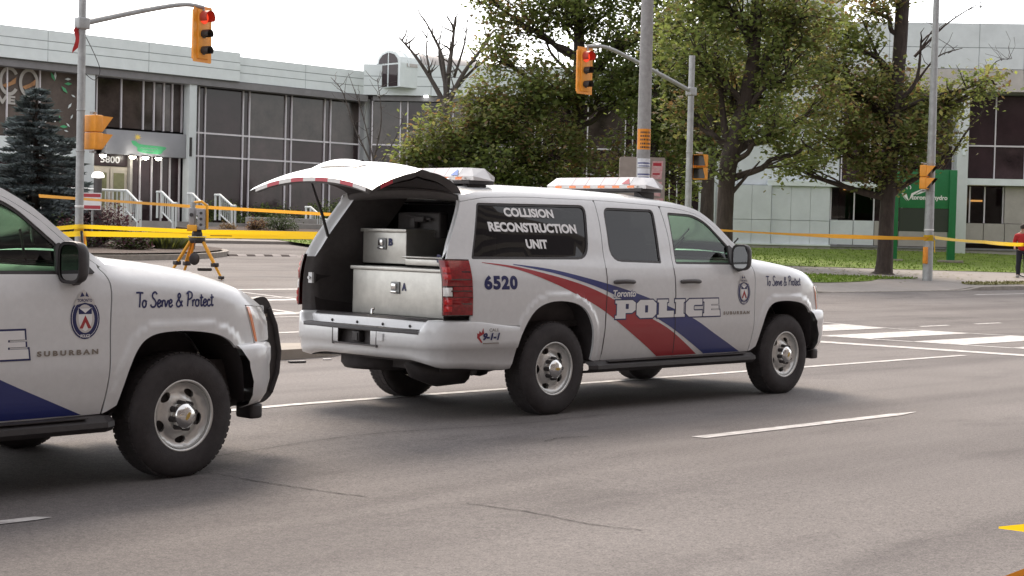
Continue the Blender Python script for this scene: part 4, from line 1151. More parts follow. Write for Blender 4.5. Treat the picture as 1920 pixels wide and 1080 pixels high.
# tall utility pole with notices
zb = H(18.0, 13.2)
up_ = tag(empty('utility_pole', (18.0, 13.2, zb)), 'tall round grey utility pole wrapped in an orange notice', 'utility pole')
pole(up_, 11.5, .165, .115, 'pole_concrete', 20)
def wrap(par, z0, z1, r, mt, a0, a1, nm):
    b = MB(); b.lathe([(r, z0), (r, z1)], 14, 'Z', a0=a0, a1=a1); return b.build(nm, mt, par)
nt = wrap(up_, 3.20, 3.66, .152, 'sticker_orange', R(150), R(330), 'orange_notice')
rnd = random.Random(12)
for z in (3.58, 3.50, 3.42, 3.33, 3.25):      # lines of illegible print
    b = MB(); a = R(190)
    while a < R(282):
        w_ = R(rnd.uniform(6, 15)); b.lathe([(.1535, z-.02), (.1535, z+.02)], 3, 'Z', a0=a, a1=a+w_); a += w_+R(5)
    b.build('notice_print', 'signal_dark', nt, fix=False)
for z0, z1, m_ in ((2.80, 3.0, 'paper_white'), (2.55, 2.78, 'paper_white'), (2.2, 2.52, 'paper_white')):
    q = wrap(up_, z0, z1, .1555, m_, R(165), R(310), 'taped_paper')
    b = MB(); b.lathe([(.157, z0+.08), (.157, z0+.11)], 12, 'Z', a0=R(170), a1=R(300)); b.lathe([(.157, z0+.02), (.157, z0+.04)], 12, 'Z', a0=R(180), a1=R(290)); b.build('printed_band', 'paint_blue', q)
# notice board standing behind it
zb = H(18.9, 13.9)
nb = tag(empty('notice_board', (18.75, 13.85, zb), R(-42)), 'brown back of a street board with torn pink posters, behind the utility pole', 'sign')
P = rp([(-.53, 1.7), (.53, 1.7), (.53, 3.06), (-.53, 3.06)], .07)
b = MB(); b.prism(P, -.03, .03); b.build('board', 'sign_back', nb)
for sx in (-.42, .42):
    b = MB(); b.box((sx, .05, 1.5), (.06, .05, 3.0)); b.build('post', 'galvanised', nb)
for (x0, z0, x1, z1, m_, rz) in ((.20, 2.56, .48, 2.98, 'paper_pink', 1), (.16, 2.16, .46, 2.5, 'paper_pink', 2), (.18, 1.86, .50, 2.12, 'paper_pink', 3)):
    rnd = random.Random(rz); P = [(x0, z0+rnd.uniform(0, .05)), (x1-rnd.uniform(0, .04), z0), (x1, z1), (x0+rnd.uniform(0, .04), z1-rnd.uniform(0, .03))]
    b = MB(); b.prism(P, -.036, -.031); pp = b.build('poster', m_, nb)
    b = MB(); b.box(((x0+x1)/2, -.038, z1-.08), ((x1-x0)*.7, .003, .07)); b.box(((x0+x1)/2-.02, -.038, z0+.12), ((x1-x0)*.6, .003, .04)); b.build('poster_print', 'reflect_red', pp)
# lamp post and red sign in the bed
def bed_z(x, y): return H(x, y)+.12
lp = tag(empty('bollard_lamp', (13.06, 28.0, bed_z(13.06, 28))), 'short dark garden lamp with a white cap behind the purple bush', 'lamp')
b = MB(); b.tube([(0, 0, 0), (0, 0, 1.86)], .11, 12); b.build('post', 'plastic_grey', lp)
mat('lamp_white', (.85, .85, .83), .4, emit=(1, .97, .9), estr=.8)
b = MB(); b.lathe([(.0, 2.05), (.12, 2.02), (.17, 1.94), (.17, 1.88), (.0, 1.86)], 18, 'Z'); b.build('lamp_cap', 'lamp_white', lp)
rs = tag(empty('parking_sign', (12.72, 27.7, bed_z(12.72, 27.7)), R(-45)), 'small white sign with two red bands in the planting bed', 'sign')
b = MB(); b.prism(rp([(-.24, 1.02), (.24, 1.02), (.24, 1.47), (-.24, 1.47)], .02), -.015, .015); bd = b.build('board', 'decal_white', rs)
for z in (1.40, 1.09):
    b = MB(); b.box((0, -.018, z), (.45, .006, .09)); b.build('red_band', 'reflect_red', bd)
b = MB(); b.tube([(0, .03, 0), (0, .03, 1.4)], .03, 8); b.build('post', 'galvanised', rs)

# ---- caution tape
def tape(pts, w, label, mt='tape', sag=.0, twist=0, prints=True, rep=None):
    P = [Vector(p) for p in pts]; V = []; F = []; n = 0
    Q = []
    for a, c in zip(P[:-1], P[1:]):
        k = max(2, int((c-a).length/.35))
        for i in range(k): 
            t = i/k; q = a.lerp(c, t); q.z -= sag*4*t*(1-t); Q.append(q)
    Q.append(P[-1])
    for i, q in enumerate(Q):
        d = (Q[min(i+1, len(Q)-1)]-Q[max(i-1, 0)]); d.z = 0; d.normalize()
        side = Vector((-d.y, d.x, 0)); th = twist*math.sin(i*.21+.4)+.25
        u_ = Vector((0, 0, 1))*math.cos(th)+side*math.sin(th)
        V += [q+u_*w/2, q-u_*w/2]
        if i: F.append((2*i-2, 2*i-1, 2*i+1, 2*i))
    b = MB(); b.add(V, F, smooth=True); o = b.build('caution_tape', mt, fix=False); tag(o, label, 'tape', 'strips of yellow caution tape')
    if prints:      # black printing, seen as short dashes
        rnd = random.Random(3); k = 2
        while k < len(Q)-4:
            a, c = Q[k], Q[k+2]; d = (c-a).normalized(); s_ = Vector((-d.y, d.x, 0))
            fv = -1 if s_.dot(CAM-a) < 0 else 1
            b = MB(); off = s_*fv*.008; p0 = a+off; p1 = a.lerp(c, .8)+off
            b.add([p0+Vector((0, 0, w*.08)), p1+Vector((0, 0, w*.08)), p1-Vector((0, 0, w*.08)), p0-Vector((0, 0, w*.08))], [(0, 1, 2, 3)])
            b.build('tape_print', 'tape_ink', o, fix=False); k += 13
    return o
tape([(3.0, 15.5, 1.22), (7.46, 19.36, 1.45), (10.2, 19.3, 1.40), (14.5, 18.9, 1.42), (25.8, 18.0, 1.70)], .085, 'upper strand of yellow tape tied to the pole by the spruce', twist=.3, prints=False)
tape([(2.0, 15.0, 1.12), (7.44, 19.34, 1.30), (13.8, 19.2, 1.33), (25.8, 18.02, 1.62)], .11, 'lower strand of yellow tape running behind the survey tripod', twist=.15)
tape([(9.9, 25.4, 2.16), (14.4, 26, 2.05), (19.6, 26, 1.95), (22.6, 26.2, 1.92)], .09, 'farther orange looking tape crossing before the stair railings', 'tape_far', twist=.5, prints=False)
tape([(25.95, 18.0, 1.80), (33.05, 14.62, 1.68)], .12, 'yellow tape stretched between the two signal poles on the right', 'tape_far', sag=.05, twist=.9, prints=False)
tape([(33.2, 14.55, 1.72), (37, 15.0, 1.63), (40.9, 15.55, 1.58), (47, 16.6, 1.6)], .12, 'yellow tape leading from the right pole past the standing person', 'tape', sag=.02, twist=.5, prints=False)
for (x, y, z, r) in ((7.55, 19.5, 1.40, .092), (33.12, 14.7, 1.70, .142)):
    b = MB(); b.lathe([(r, -.09), (r+.008, -.05), (r+.004, .0), (r+.01, .05), (r, .09)], 14, 'Z'); b.add([(r*.3, -r-.012, -.05), (r*.3+.06, -r-.02, -.07), (r*.3+.1, -r-.012, -.45), (r*.3+.03, -r-.01, -.4)], [(0, 1, 2, 3)])
    tag(b.build('tape_knot', 'tape', loc=(x, y, z)), 'yellow tape wound round the signal pole, beside the spruce' if x < 10 else 'yellow tape wound round the pole before the green sign', 'tape', 'tape knots on poles')
# loose tape close to the camera, at the lower right
b = MB()
lf = [(-5.523, -7.834, .692), (-5.40, -7.93, .70), (-5.25, -8.06, .73), (-5.0, -8.2, .70), (-4.6, -8.5, .72)]
hw = [.003, .030, .042, .045, .045]
V = []; F = []
for i, (p, w) in enumerate(zip(lf, hw)):
    V += [(p[0]-.01*(i == 1), p[1], p[2]+w*.75-.012*i*(i < 2)), (p[0], p[1]-.015*(i % 2), p[2]-w)]
    if i: F.append((2*i-2, 2*i-1, 2*i+1, 2*i))
b.add(V, F); nt_ = tag(b.build('caution_tape', 'tape', fix=False), 'folded yellow tape end poking in at the lower right corner', 'tape', 'strips of yellow caution tape')
b = MB(); V = []; F = []
lf = [(-5.62, -7.76, .505), (-5.511, -7.853, .535), (-5.474, -7.889, .556), (-5.36, -7.99, .60), (-5.1, -8.2, .66), (-4.6, -8.5, .7)]
for i, p in enumerate(lf):
    V += [(p[0], p[1], p[2]+.022), (p[0]+.005, p[1]-.012, p[2]-.05)]
    if i: F.append((2*i-2, 2*i-1, 2*i+1, 2*i))
b.add(V, F); t2 = tag(b.build('caution_tape', 'sticker_orange', fix=False), 'strip of tape with black lettering crossing the bottom right corner', 'tape', 'strips of yellow caution tape')
V, F = stroke2d([(-.10+.012*k, .016 if k % 2 else -.018) for k in range(16)], .010)
d = (Vector(lf[3])-Vector(lf[1])).normalized(); c0 = Vector(lf[2])+Vector((-.004, -.006, -.012)); uz = Vector((0, 0, 1))
b = MB(); b.add([c0+d*x+uz*z for x, z in V], F); b.build('tape_print', 'ink', t2, fix=False)

# ---- survey instrument on its tripod
zb = H(9.28, 17.8)
tp = tag(empty('survey_tripod', (9.28, 17.8, zb)), 'yellow tripod carrying a grey and yellow survey scanner behind the tape', 'tripod')
feet = [(-.34, .30, 0), (.32, -.36, -.02), (.42, .42, .02), ]
for (x, y, z) in ((-.40, .42, .04), (.36, -.40, .0), (-.02, -.02+.5, .02)):
    f = Vector((x, y, z)); t0 = Vector((x*.17, y*.17, .84))
    lg = MB(); dd = (f-t0); sd_ = Vector((-dd.y, dd.x, 0)).normalized()*.035
    lg.tube([t0+sd_, t0.lerp(f, .62)+sd_], .03, 6); lg.tube([t0-sd_, t0.lerp(f, .62)-sd_], .03, 6); lg.tube([t0.lerp(f, .45), f], [.034, .026], 6)
    l = lg.build('leg', 'survey_yellow', tp)
    c_ = MB(); q = t0.lerp(f, .64); c_.box(q, (.13, .13, .09), bev=.02); q = t0.lerp(f, .95); c_.box(q, (.10, .10, .07), bev=.02); c_.build('leg_clamp', 'plastic', l)
b = MB(); b.lathe([(.0, .86), (.17, .86), (.17, .80), (.13, .74), (.0, .74)], 18, 'Z'); b.build('tripod_head', 'plastic', tp)
b = MB(); b.lathe([(.0, .885), (.19, .885), (.19, .87), (.0, .87)], 18, 'Z'); b.build('head_plate', 'galvanised', tp)
b = MB(); b.lathe([(0, 1.02), (.085, 1.02), (.11, .94), (.11, .886), (0, .886)], 14, 'Z'); b.build('tribrach', 'plastic', tp)
A = Matrix.Rotation(R(-44), 3, 'Z')
b = MB(); b.box(A @ Vector((.09, 0, 1.24)), (.15, .22, .42), R(-44), bev=.02); b.box(A @ Vector((-.10, 0, 1.28)), (.12, .22, .38), R(-44), bev=.02); b.box(A @ Vector((0, 0, 1.06)), (.34, .24, .09), R(-44), bev=.02); sc = b.build('scanner', 'survey_grey', tp)
b = MB(); b.tube([A @ Vector(p) for p in ((-.10, 0, 1.47), (-.06, 0, 1.58), (.08, 0, 1.60), (.19, 0, 1.52), (.20, 0, 1.35), (.20, 0, 1.04))], .028, 8); b.build('carry_handle', 'survey_yellow', tp)
b = MB(); b.box(A @ Vector((-.08, -.16, 1.05)), (.20, .05, .13), R(-44), bev=.012); b.build('keypad', 'survey_yellow', tp)
b = MB(); b.tube([A @ Vector((-.10, 0, 1.45)), A @ Vector((-.10, 0, 1.58))], .055, 10); b.build('antenna', 'galvanised', tp)
for z in (1.12, 1.24, 1.36):
    b = MB(); b.tube([A @ Vector((.09, -.11, z)), A @ Vector((.09, -.122, z))], .03, 10); b.build('dial', 'plastic', sc)
b = MB(); b.tube([A @ Vector((-.10, -.11, 1.32)), A @ Vector((-.10, -.15, 1.32))], .04, 12); b.build('objective', 'plastic', sc)
b = MB(); b.tube([(-.13, -.12, .80), (-.155, -.14, .62)], .008, 5); b.lathe([(.0, -.02), (.12, -.015), (.13, 0), (.12, .015), (0, .02)], 18, 'Y', (-.16, -.15, .42)); b.build('hanging_pouch', 'plastic', tp)
b = MB(); b.box((.2, .0, .2), (.3, .1, .07), R(-20), bev=.03); b.build('strap', 'plastic', tp)

# ---- green utility sign
mat('sign_green', (.012, .17, .055), .45, var=.08, vscale=4)
mat('sign_dark', (.03, .04, .03), .6)
gs = tag(empty('utility_sign', (49.75, 24.5, H(49.75, 24.5)+.1), R(-45.5)), 'green utility company sign on tall green posts on the lawn', 'sign')
gz = H(49.75, 24.5)+.1
for sx, w in ((1.12, .30), (-1.22, .18)):
    b = MB(); b.box((sx, 0, (4.62-gz)/2), (w, .22, 4.62-gz), bev=.01); b.build('post', 'sign_green', gs)
    b = MB(); b.box((sx, 0, .05), (.95 if sx > 0 else .6, .5, .1), bev=.01); b.build('footing', 'concrete', gs)
b = MB(); b.box((-.05, .0, 3.82-gz), (2.06, .12, 1.62), bev=.006); sb = b.build('sign_panel', 'sign_green', gs)
b = MB(); b.box((-.05, .0, 2.52-gz), (2.04, .1, .96)); b.build('lower_panel', 'sign_dark', gs)
def on_sign(V, F, mt='decal_white', nm='sign_lettering'):
    b = MB(); b.add([(x, -.064, z-gz) for x, z in V], F); return b.build(nm, mt, sb, fix=False)
V, F = fit_text('toronto', -.60, 3.36, .22, 3.53, bold=.03); on_sign(V, F)
V, F = fit_text('hydro', .32, 3.31, .90, 3.56, bold=.03); on_sign(V, F)
for P in ([(-1.02, 3.62), (-.80, 3.58), (-.70, 3.30), (-.84, 3.42)], [(-.70, 3.32), (-.60, 3.62), (-.2, 3.80), (.35, 3.84), (-.25, 3.72), (-.5, 3.56)], [(-.98, 3.55), (-.82, 3.36), (-.76, 3.28), (-.92, 3.44)], [(-.45, 3.55), (-.25, 3.68), (.1, 3.76), (-.22, 3.62)]):
    V, F = tri2d(P, (), .2); on_sign(V, F, nm='sign_logo')
V, F = stroke2d([(-.72+.085*math.cos(t), 3.86+.085*math.sin(t)) for t in np.linspace(-.9, 4.05, 20)], .035); on_sign(V, F, nm='sign_logo')

# ---- person and bicycle at the right edge
mat('jacket_red', (.42, .025, .03), .85, var=.15, vscale=12)
mat('trousers', (.016, .017, .026), .9, var=.2, vscale=14)
mat('skin', (.45, .27, .2), .6); mat('hair', (.03, .022, .018), .7); mat('shoe', (.3, .3, .3), .6)
def skin(name, pts, edges, rad, mt, parent, sub=2, root=0):
    me = bpy.data.meshes.new(name); me.from_pydata(pts, edges, []); o = obj(name, me, mt, parent)
    md = o.modifiers.new('skin', 'SKIN'); md.use_smooth_shade = True
    for i, r in enumerate(rad): me.skin_vertices[0].data[i].radius = r if isinstance(r, tuple) else (r, r)
    me.skin_vertices[0].data[root].use_root = True
    o.modifiers.new('sub', 'SUBSURF').levels = sub; o.modifiers['sub'].render_levels = sub
    return o
px_, py_ = 40.98, 15.66
pr = tag(empty('person', (px_, py_, H(px_, py_)+.11), R(200)), 'person in red jacket and dark trousers standing on the pavement at right', 'person')
body = skin('body', [(0, 0, .98), (0, .02, 1.15), (.02, 0, 1.36), (.02, 0, 1.50), (.03, 0, 1.60), (.05, 0, 1.70), (.05, 0, 1.77),
    (.0, .11, .90), (.03, .12, .50), (-.02, .13, .09), (.14, .14, .04), (0, -.11, .90), (.06, -.12, .50), (.02, -.13, .09), (.18, -.14, .04),
    (.02, .19, 1.45), (-.02, .27, 1.18), (.16, .24, .98), (.20, .235, .90), (.02, -.19, 1.45), (-.02, -.27, 1.18), (.18, -.24, 1.02), (.23, -.235, .95)],
    [(0, 1), (1, 2), (2, 3), (3, 4), (4, 5), (5, 6), (0, 7), (7, 8), (8, 9), (9, 10), (0, 11), (11, 12), (12, 13), (13, 14), (3, 15), (15, 16), (16, 17), (17, 18), (3, 19), (19, 20), (20, 21), (21, 22)],
    [(.09, .11), (.08, .10), (.09, .11), (.06, .08), .055, .09, .07, .07, .05, .045, .035, .07, .05, .045, .035, .05, .04, .038, .04, .05, .04, .038, .04], 'skin', pr)
skin('jacket', [(0, 0, .86), (0, .02, 1.15), (.02, 0, 1.36), (.02, 0, 1.50), (.02, .20, 1.45), (-.02, .285, 1.18), (.14, .25, 1.0), (.02, -.20, 1.45), (-.02, -.285, 1.18), (.16, -.25, 1.04)],
    [(0, 1), (1, 2), (2, 3), (3, 4), (4, 5), (5, 6), (3, 7), (7, 8), (8, 9)], [(.18, .21), (.165, .20), (.17, .205), (.13, .165), .10, .07, .055, .095, .07, .055], 'jacket_red', pr)
skin('trousers', [(0, 0, 1.02), (0, .11, .88), (.03, .12, .50), (-.02, .13, .05), (0, -.11, .88), (.06, -.12, .50), (.02, -.13, .05)], [(0, 1), (1, 2), (2, 3), (0, 4), (4, 5), (5, 6)], [(.15, .17), .125, .088, .075, .125, .088, .075], 'trousers', pr)
b = MB(); b.lathe([(0, .125), (.075, .10), (.105, .04), (.105, -.02), (.09, -.05)], 14, 'Z', (.035, 0, 1.70)); b.build('hair', 'hair', pr)
b = MB()
for y in (-.04, .04): b.lathe([(.012, 0), (.008, .008), (0, .01)], 8, 'X', (.135, y, 1.70))
b.build('eyes', 'hair', pr)
for y in (-.135, .135):
    b = MB(); b.box((.07+(.03 if y < 0 else 0), y, .045), (.28, .10, .09), bev=.035); b.build('shoe', 'shoe', pr)
mat('bike_paint', (.03, .03, .035), .4)
bk = tag(empty('bicycle', (41.55, 15.85, H(41.55, 15.85)+.11), R(-40)), 'dark bicycle standing beside the person in red at right', 'bicycle')
for x in (-.0, 1.02):
    w = empty('wheel', (x, 0, .34), parent=bk)
    b = MB(); b.tube([(.325*math.cos(t), 0, .325*math.sin(t)) for t in np.linspace(0, 2*math.pi, 33)], .017, 6, caps=False); b.build('tyre', 'rubber', w)
    b = MB(); b.tube([(.305*math.cos(t), 0, .305*math.sin(t)) for t in np.linspace(0, 2*math.pi, 33)], .008, 5, caps=False)
    for k in range(12): b.tube([(0, .02*(-1)**k, 0), (.3*math.cos(k*math.pi/6), 0, .3*math.sin(k*math.pi/6))], .0022, 4, caps=False)
    b.tube([(0, -.04, 0), (0, .04, 0)], .018, 8); b.build('rim', 'chrome', w)
b = MB()
for a, c in (((.0, 0, .34), (.42, 0, .30)), ((0, 0, .34), (.32, 0, .72)), ((.42, 0, .30), (.30, 0, .80)), ((.42, 0, .30), (.88, 0, .74)), ((.31, 0, .76), (.86, 0, .82)), ((.86, 0, .86), (1.02, 0, .34))): b.tube([a, c], .017, 7)
b.build('frame', 'bike_paint', bk)
b = MB(); b.tube([(.86, -.28, .95), (.90, -.1, .98), (.85, 0, .94), (.90, .1, .98), (.86, .28, .95)], .013, 6); b.tube([(.86, 0, .84), (.85, 0, .95)], .014, 6); b.build('handlebar', 'bike_paint', bk)
b = MB(); b.box((.28, 0, .87), (.25, .13, .05), bev=.02); b.tube([(.30, 0, .78), (.29, 0, .86)], .012, 6); b.build('saddle', 'plastic', bk)
b = MB(); b.lathe([(.02, -.03), (.09, -.03), (.09, -.02), (.02, -.02)], 16, 'Y', (.42, 0, .30)); b.tube([(.42, -.05, .30), (.42, -.06, .14)], .01, 5); b.tube([(.42, .05, .30), (.42, .06, .46)], .01, 5); b.box((.42, -.1, .13), (.09, .07, .02)); b.box((.42, .1, .47), (.09, .07, .02)); b.build('crank', 'chrome', bk)
# ================================================================ office buildings
mat('panel_white', (.74, .80, .80), .55, var=.05, vscale=2)
mat('panel_joint', (.24, .27, .28), .8)
mat('panel_grey', (.40, .415, .42), .6, var=.07, vscale=2)
mat('wall_blue', (.66, .70, .72), .65, var=.07, vscale=1.3)
mat('wall_beige', (.40, .375, .345), .8, var=.10, vscale=2)
mat('column_white', (.62, .66, .66), .55, var=.04, vscale=3)
mat('mullion', (.72, .69, .72), .4, metal=.1, var=.06, vscale=4)
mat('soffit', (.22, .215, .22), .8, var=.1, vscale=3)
mat('pane', (.034, .019, .023), .08, var=.4, vscale=.5, spec=.4)
mat('pane_b', (.042, .026, .029), .07, var=.6, vscale=1.1, spec=.5)  # this and the next two: varied reflections painted in as paler pane colour
mat('pane_c', (.06, .046, .043), .06, var=.7, vscale=.7, spec=.5)
mat('pane_d', (.15, .13, .125), .06, var=.8, vscale=.9, spec=.5)
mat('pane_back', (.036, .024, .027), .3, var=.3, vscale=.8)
mat('interior_warm', (.25, .16, .07), .7, var=.6, vscale=1.2)
mat('sign_grey', (.31, .315, .335), .6, var=.04, vscale=3)
mat('logo_green', (.09, .42, .19), .5, var=.1, vscale=8)
mat('logo_sun', (.75, .55, .12), .5)
mat('door_beige', (.46, .42, .35), .6, var=.05)
mat('door_glass', (.20, .20, .11), .2, var=.3, vscale=2)
mat('downlight', (1, .97, .9), .4, emit=(1, .94, .82), estr=14)
mat('warm_tube', (1, .7, .3), .4, emit=(1, .62, .2), estr=2.2)
mat('cool_tube', (1, 1, 1), .4, emit=(1, 1, .97), estr=5)
mat('rail_white', (.68, .72, .72), .5)
mat('stone', (.34, .325, .31), .9, var=.12, vscale=4, bump=.2, bscale=40)
mat('vault', (.44, .41, .385), .6, var=.08, vscale=3)
mat('block_dark', (.05, .035, .033), .8)
mat('block_light', (.42, .38, .36), .8)
mat('ring_grey', (.45, .43, .40), .5)
mat('graphic_brown', (.11, .085, .072), .6, var=.25, vscale=2)
mat('graphic_orange', (.42, .22, .10), .6, var=.3, vscale=3)

BZ0 = 1.45
ob = tag(empty('office_building', (20, 48, BZ0)), 'long white office building with dark glazing, grey entrance sign and number 5800', 'building')
def bx(par, nm, mt, x0, x1, y0, y1, z0, z1, bev=0):
    """box in the building's own frame, heights given above datum"""
    b = MB(); b.box(((x0+x1)/2, (y0+y1)/2, (z0+z1)/2), (abs(x1-x0), abs(y1-y0), abs(z1-z0)), bev=bev)
    return b.build(nm, mt, par)
zz = lambda z: z-BZ0
# body behind the glass
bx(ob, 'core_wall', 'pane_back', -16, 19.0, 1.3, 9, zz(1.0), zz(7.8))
bx(ob, 'roof_slab', 'panel_white', -16, 18.8, -.3, 9, zz(7.7), zz(8.7))
# parapet cladding, panel by panel; the left run stands a little proud
def cladding(par, xa, xb, y, rows, step, mt='panel_white', thick=.12):
    n = max(1, round((xb-xa)/step)); w = (xb-xa)/n
    back = bx(par, 'cladding', 'panel_joint', xa, xb, y+.02, y+thick+.05, rows[0][0], rows[-1][1])
    for k in range(n):
        for (z0, z1) in rows:
            bx(back, 'cladding_panel', mt, xa+k*w+.012, xa+(k+1)*w-.012, y, y+thick, z0+.014, z1-.014)
cladding(ob, -16, 11.55, -.62, [(zz(7.85), zz(8.32)), (zz(8.32), zz(8.66)), (zz(8.66), zz(9.09))], 4.6)
cladding(ob, 11.57, 19.0, -.40, [(zz(7.86), zz(8.26)), (zz(8.26), zz(8.60)), (zz(8.60), zz(8.96))], 3.7)
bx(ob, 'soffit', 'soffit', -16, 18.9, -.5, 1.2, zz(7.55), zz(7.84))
for x0, x1 in ((-5.2, -4.75), (4.15, 4.58), (9.10, 9.46)): bx(ob, 'column', 'column_white', x0, x1, -.45, .0, zz(1.2), zz(7.7), .01)
bx(ob, 'column', 'panel_grey', 18.95, 19.3, -.2, .15, zz(1.2), zz(7.7))
# glazing: panes, posts and rails
prnd = random.Random(8)
def glazing(par, xs_, zs_, y, post=.055, pairs=(), depth=.09, pmat='pane'):
    for a, c in zip(xs_[:-1], xs_[1:]):
        for z0, z1 in zip(zs_[:-1], zs_[1:]):
            bx(par, 'pane', prnd.choice(('pane', 'pane', 'pane_b', 'pane_c') if z0 > 3.6 else ('pane', 'pane_b')) if pmat == 'pane' else pmat, a+.02, c-.02, y+.03, y+.05, z0+.02, z1-.02)
    for x in xs_: bx(par, 'mullion', 'mullion', x-post/2, x+post/2, y-depth/2, y+depth/2, zs_[0], zs_[-1])
    for z in zs_[1:-1]: bx(par, 'transom', 'mullion', xs_[0], xs_[-1], y-depth/2-.003, y+depth/2-.02, z-.035, z+.035)
glazing(ob, [9.5, 9.96, 10.29, 12.28, 12.62, 14.62, 14.95, 16.85, 17.2, 18.95], [zz(1.5), zz(4.57), zz(5.57), zz(7.55)], .15)
glazing(ob, [4.6, 5.0, 6.15, 7.2, 7.72, 8.2, 8.62, 9.1], [zz(5.52), zz(7.6)], .15, pmat='pane_c')  # upper row takes the paler panes, sky reflection held in their colour
glazing(ob, [-5.0, -2.8, -.6, 1.0, 2.4, 4.15], [zz(4.9), zz(7.7)], .05, pmat='graphic_brown')
glazing(ob, [-16, -13, -10, -7, -5.1], [zz(1.4), zz(4.6), zz(7.6)], .15)
bx(ob, 'spandrel', 'panel_white', -5.0, 4.15, -.02, .1, zz(4.2), zz(4.88))
glazing(ob, [-5, -2.4, .2, 2.2, 4.15], [zz(1.5), zz(4.2)], .15)
glazing(ob, [6.55, 7.15, 7.72, 8.2, 8.62, 9.1], [zz(1.6), zz(4.45)], .25)
# entrance
sgn = bx(ob, 'sign_panel', 'sign_grey', 5.25, 9.08, -.25, .12, zz(4.42), zz(5.42), .01)
def on_wall(par, V, F, y, mt, nm):
    b = MB(); b.add([(x, y, z) for x, z in V], F); return b.build(nm, mt, par, fix=False)
star = [(6.72+(.20 if k % 2 == 0 else .075)*math.cos(k*math.pi/8), zz(5.17)+(.16 if k % 2 == 0 else .06)*math.sin(k*math.pi/8)) for k in range(16)]
V, F = tri2d(star, (), .2); on_wall(sgn, V, F, -.255, 'logo_sun', 'sign_logo')
V, F = tri2d(catmull([(6.42, zz(5.0)), (6.62, zz(5.0)), (6.9, zz(4.88)), (8.05, zz(4.83)), (7.95, zz(4.66)), (7.75, zz(4.52)), (6.8, zz(4.56)), (6.7, zz(4.74)), (6.5, zz(4.85))], 4, True), (), .15); on_wall(sgn, V, F, -.255, 'logo_green', 'sign_logo')
for z_, x0, x1 in ((4.74, 6.85, 7.8), (4.62, 6.95, 7.6)):
    V, F = stroke2d([(x0+.07*k, zz(z_)+(.018 if k % 2 else -.018)) for k in range(int((x1-x0)/.07))], .022); on_wall(sgn, V, F, -.259, 'sign_grey', 'sign_print')
bx(ob, 'bracket', 'signal_dark', 9.12, 9.22, -.5, -.3, zz(4.5), zz(5.3))
hdr = bx(ob, 'door_header', 'pane_back', 4.75, 6.45, .10, .3, zz(3.95), zz(4.42))
V, F = fit_text('5800', 5.2, zz(4.06), 6.1, zz(4.34), bold=.02); on_wall(hdr, V, F, .092, 'decal_white', 'house_number')
fr = bx(ob, 'door_frame', 'door_beige', 4.72, 6.5, .16, .26, zz(1.6), zz(3.93))
for x0 in (4.85, 5.68):
    lf = bx(ob, 'entrance_door', 'door_beige', x0, x0+.76, .10, .15, zz(1.62), zz(3.84))
    bx(lf, 'door_glass', 'door_glass', x0+.14, x0+.64, .085, .098, zz(2.2), zz(3.66))
    b = MB(); b.tube([(x0+.70 if x0 < 5 else x0+.07, .05, zz(2.4)), (x0+.70 if x0 < 5 else x0+.07, .05, zz(2.9))], .02, 6); b.build('door_pull', 'chrome', lf)
bx(ob, 'screen_wall', 'wall_beige', 6.50, 6.62, -.05, .3, zz(1.6), zz(4.42))
for x in (5.0, 6.38, 7.0, 7.62):
    dl = empty('downlight', (x, -.42, zz(4.36)), parent=ob)
    b = MB(); b.tube([(0, .2, .06), (0, .0, .06)], .03, 6); b.lathe([(.12, .07), (.125, -.02)], 14, 'Z'); b.build('lamp_can', 'plastic_grey', dl)
    b = MB(); b.lathe([(0, -.12), (.10, -.09), (.14, -.01), (0, .02)], 12, 'Z'); b.build('bulb', 'downlight', dl)
# window graphics
for cx_ in (1.08, 1.92):
    V, F = stroke2d([(cx_+.36*math.cos(t), zz(7.02)+.50*math.sin(t)) for t in (np.linspace(0, 2*math.pi, 40) if cx_ > 1.5 else np.linspace(.6, 2*math.pi-.6, 40))], .13); on_wall(ob, V, F, .02, 'ring_grey', 'window_graphic')
    V, F = tri2d([(cx_-.3, zz(6.85)), (cx_+.05, zz(7.0)), (cx_+.3, zz(7.2)), (cx_+.27, zz(6.95)), (cx_-.15, zz(6.75))], (), .3); on_wall(ob, V, F, .02, 'graphic_orange', 'window_graphic')
V, F = fit_text('VE', .55, zz(6.12), 1.35, zz(6.45), bold=.05); on_wall(ob, V, F, .015, 'ring_grey', 'window_lettering')
rnd = random.Random(5)
for k in range(16):      # pale leaf shapes printed on the right hand panes
    x, z = rnd.uniform(2.7, 3.95), zz(rnd.uniform(5.1, 7.5)); a = rnd.uniform(0, 3); s_ = rnd.uniform(.10, .2)
    P = [(x+s_*math.cos(a)*u-s_*.5*math.sin(a)*v, z+s_*math.sin(a)*u+s_*.5*math.cos(a)*v) for u, v in ((-1, 0), (0, .7), (1, 0), (0, -.7))]
    V, F = tri2d(P, (), .3); on_wall(ob, V, F, .02, 'panel_white' if k % 3 else 'logo_green', 'window_graphic')

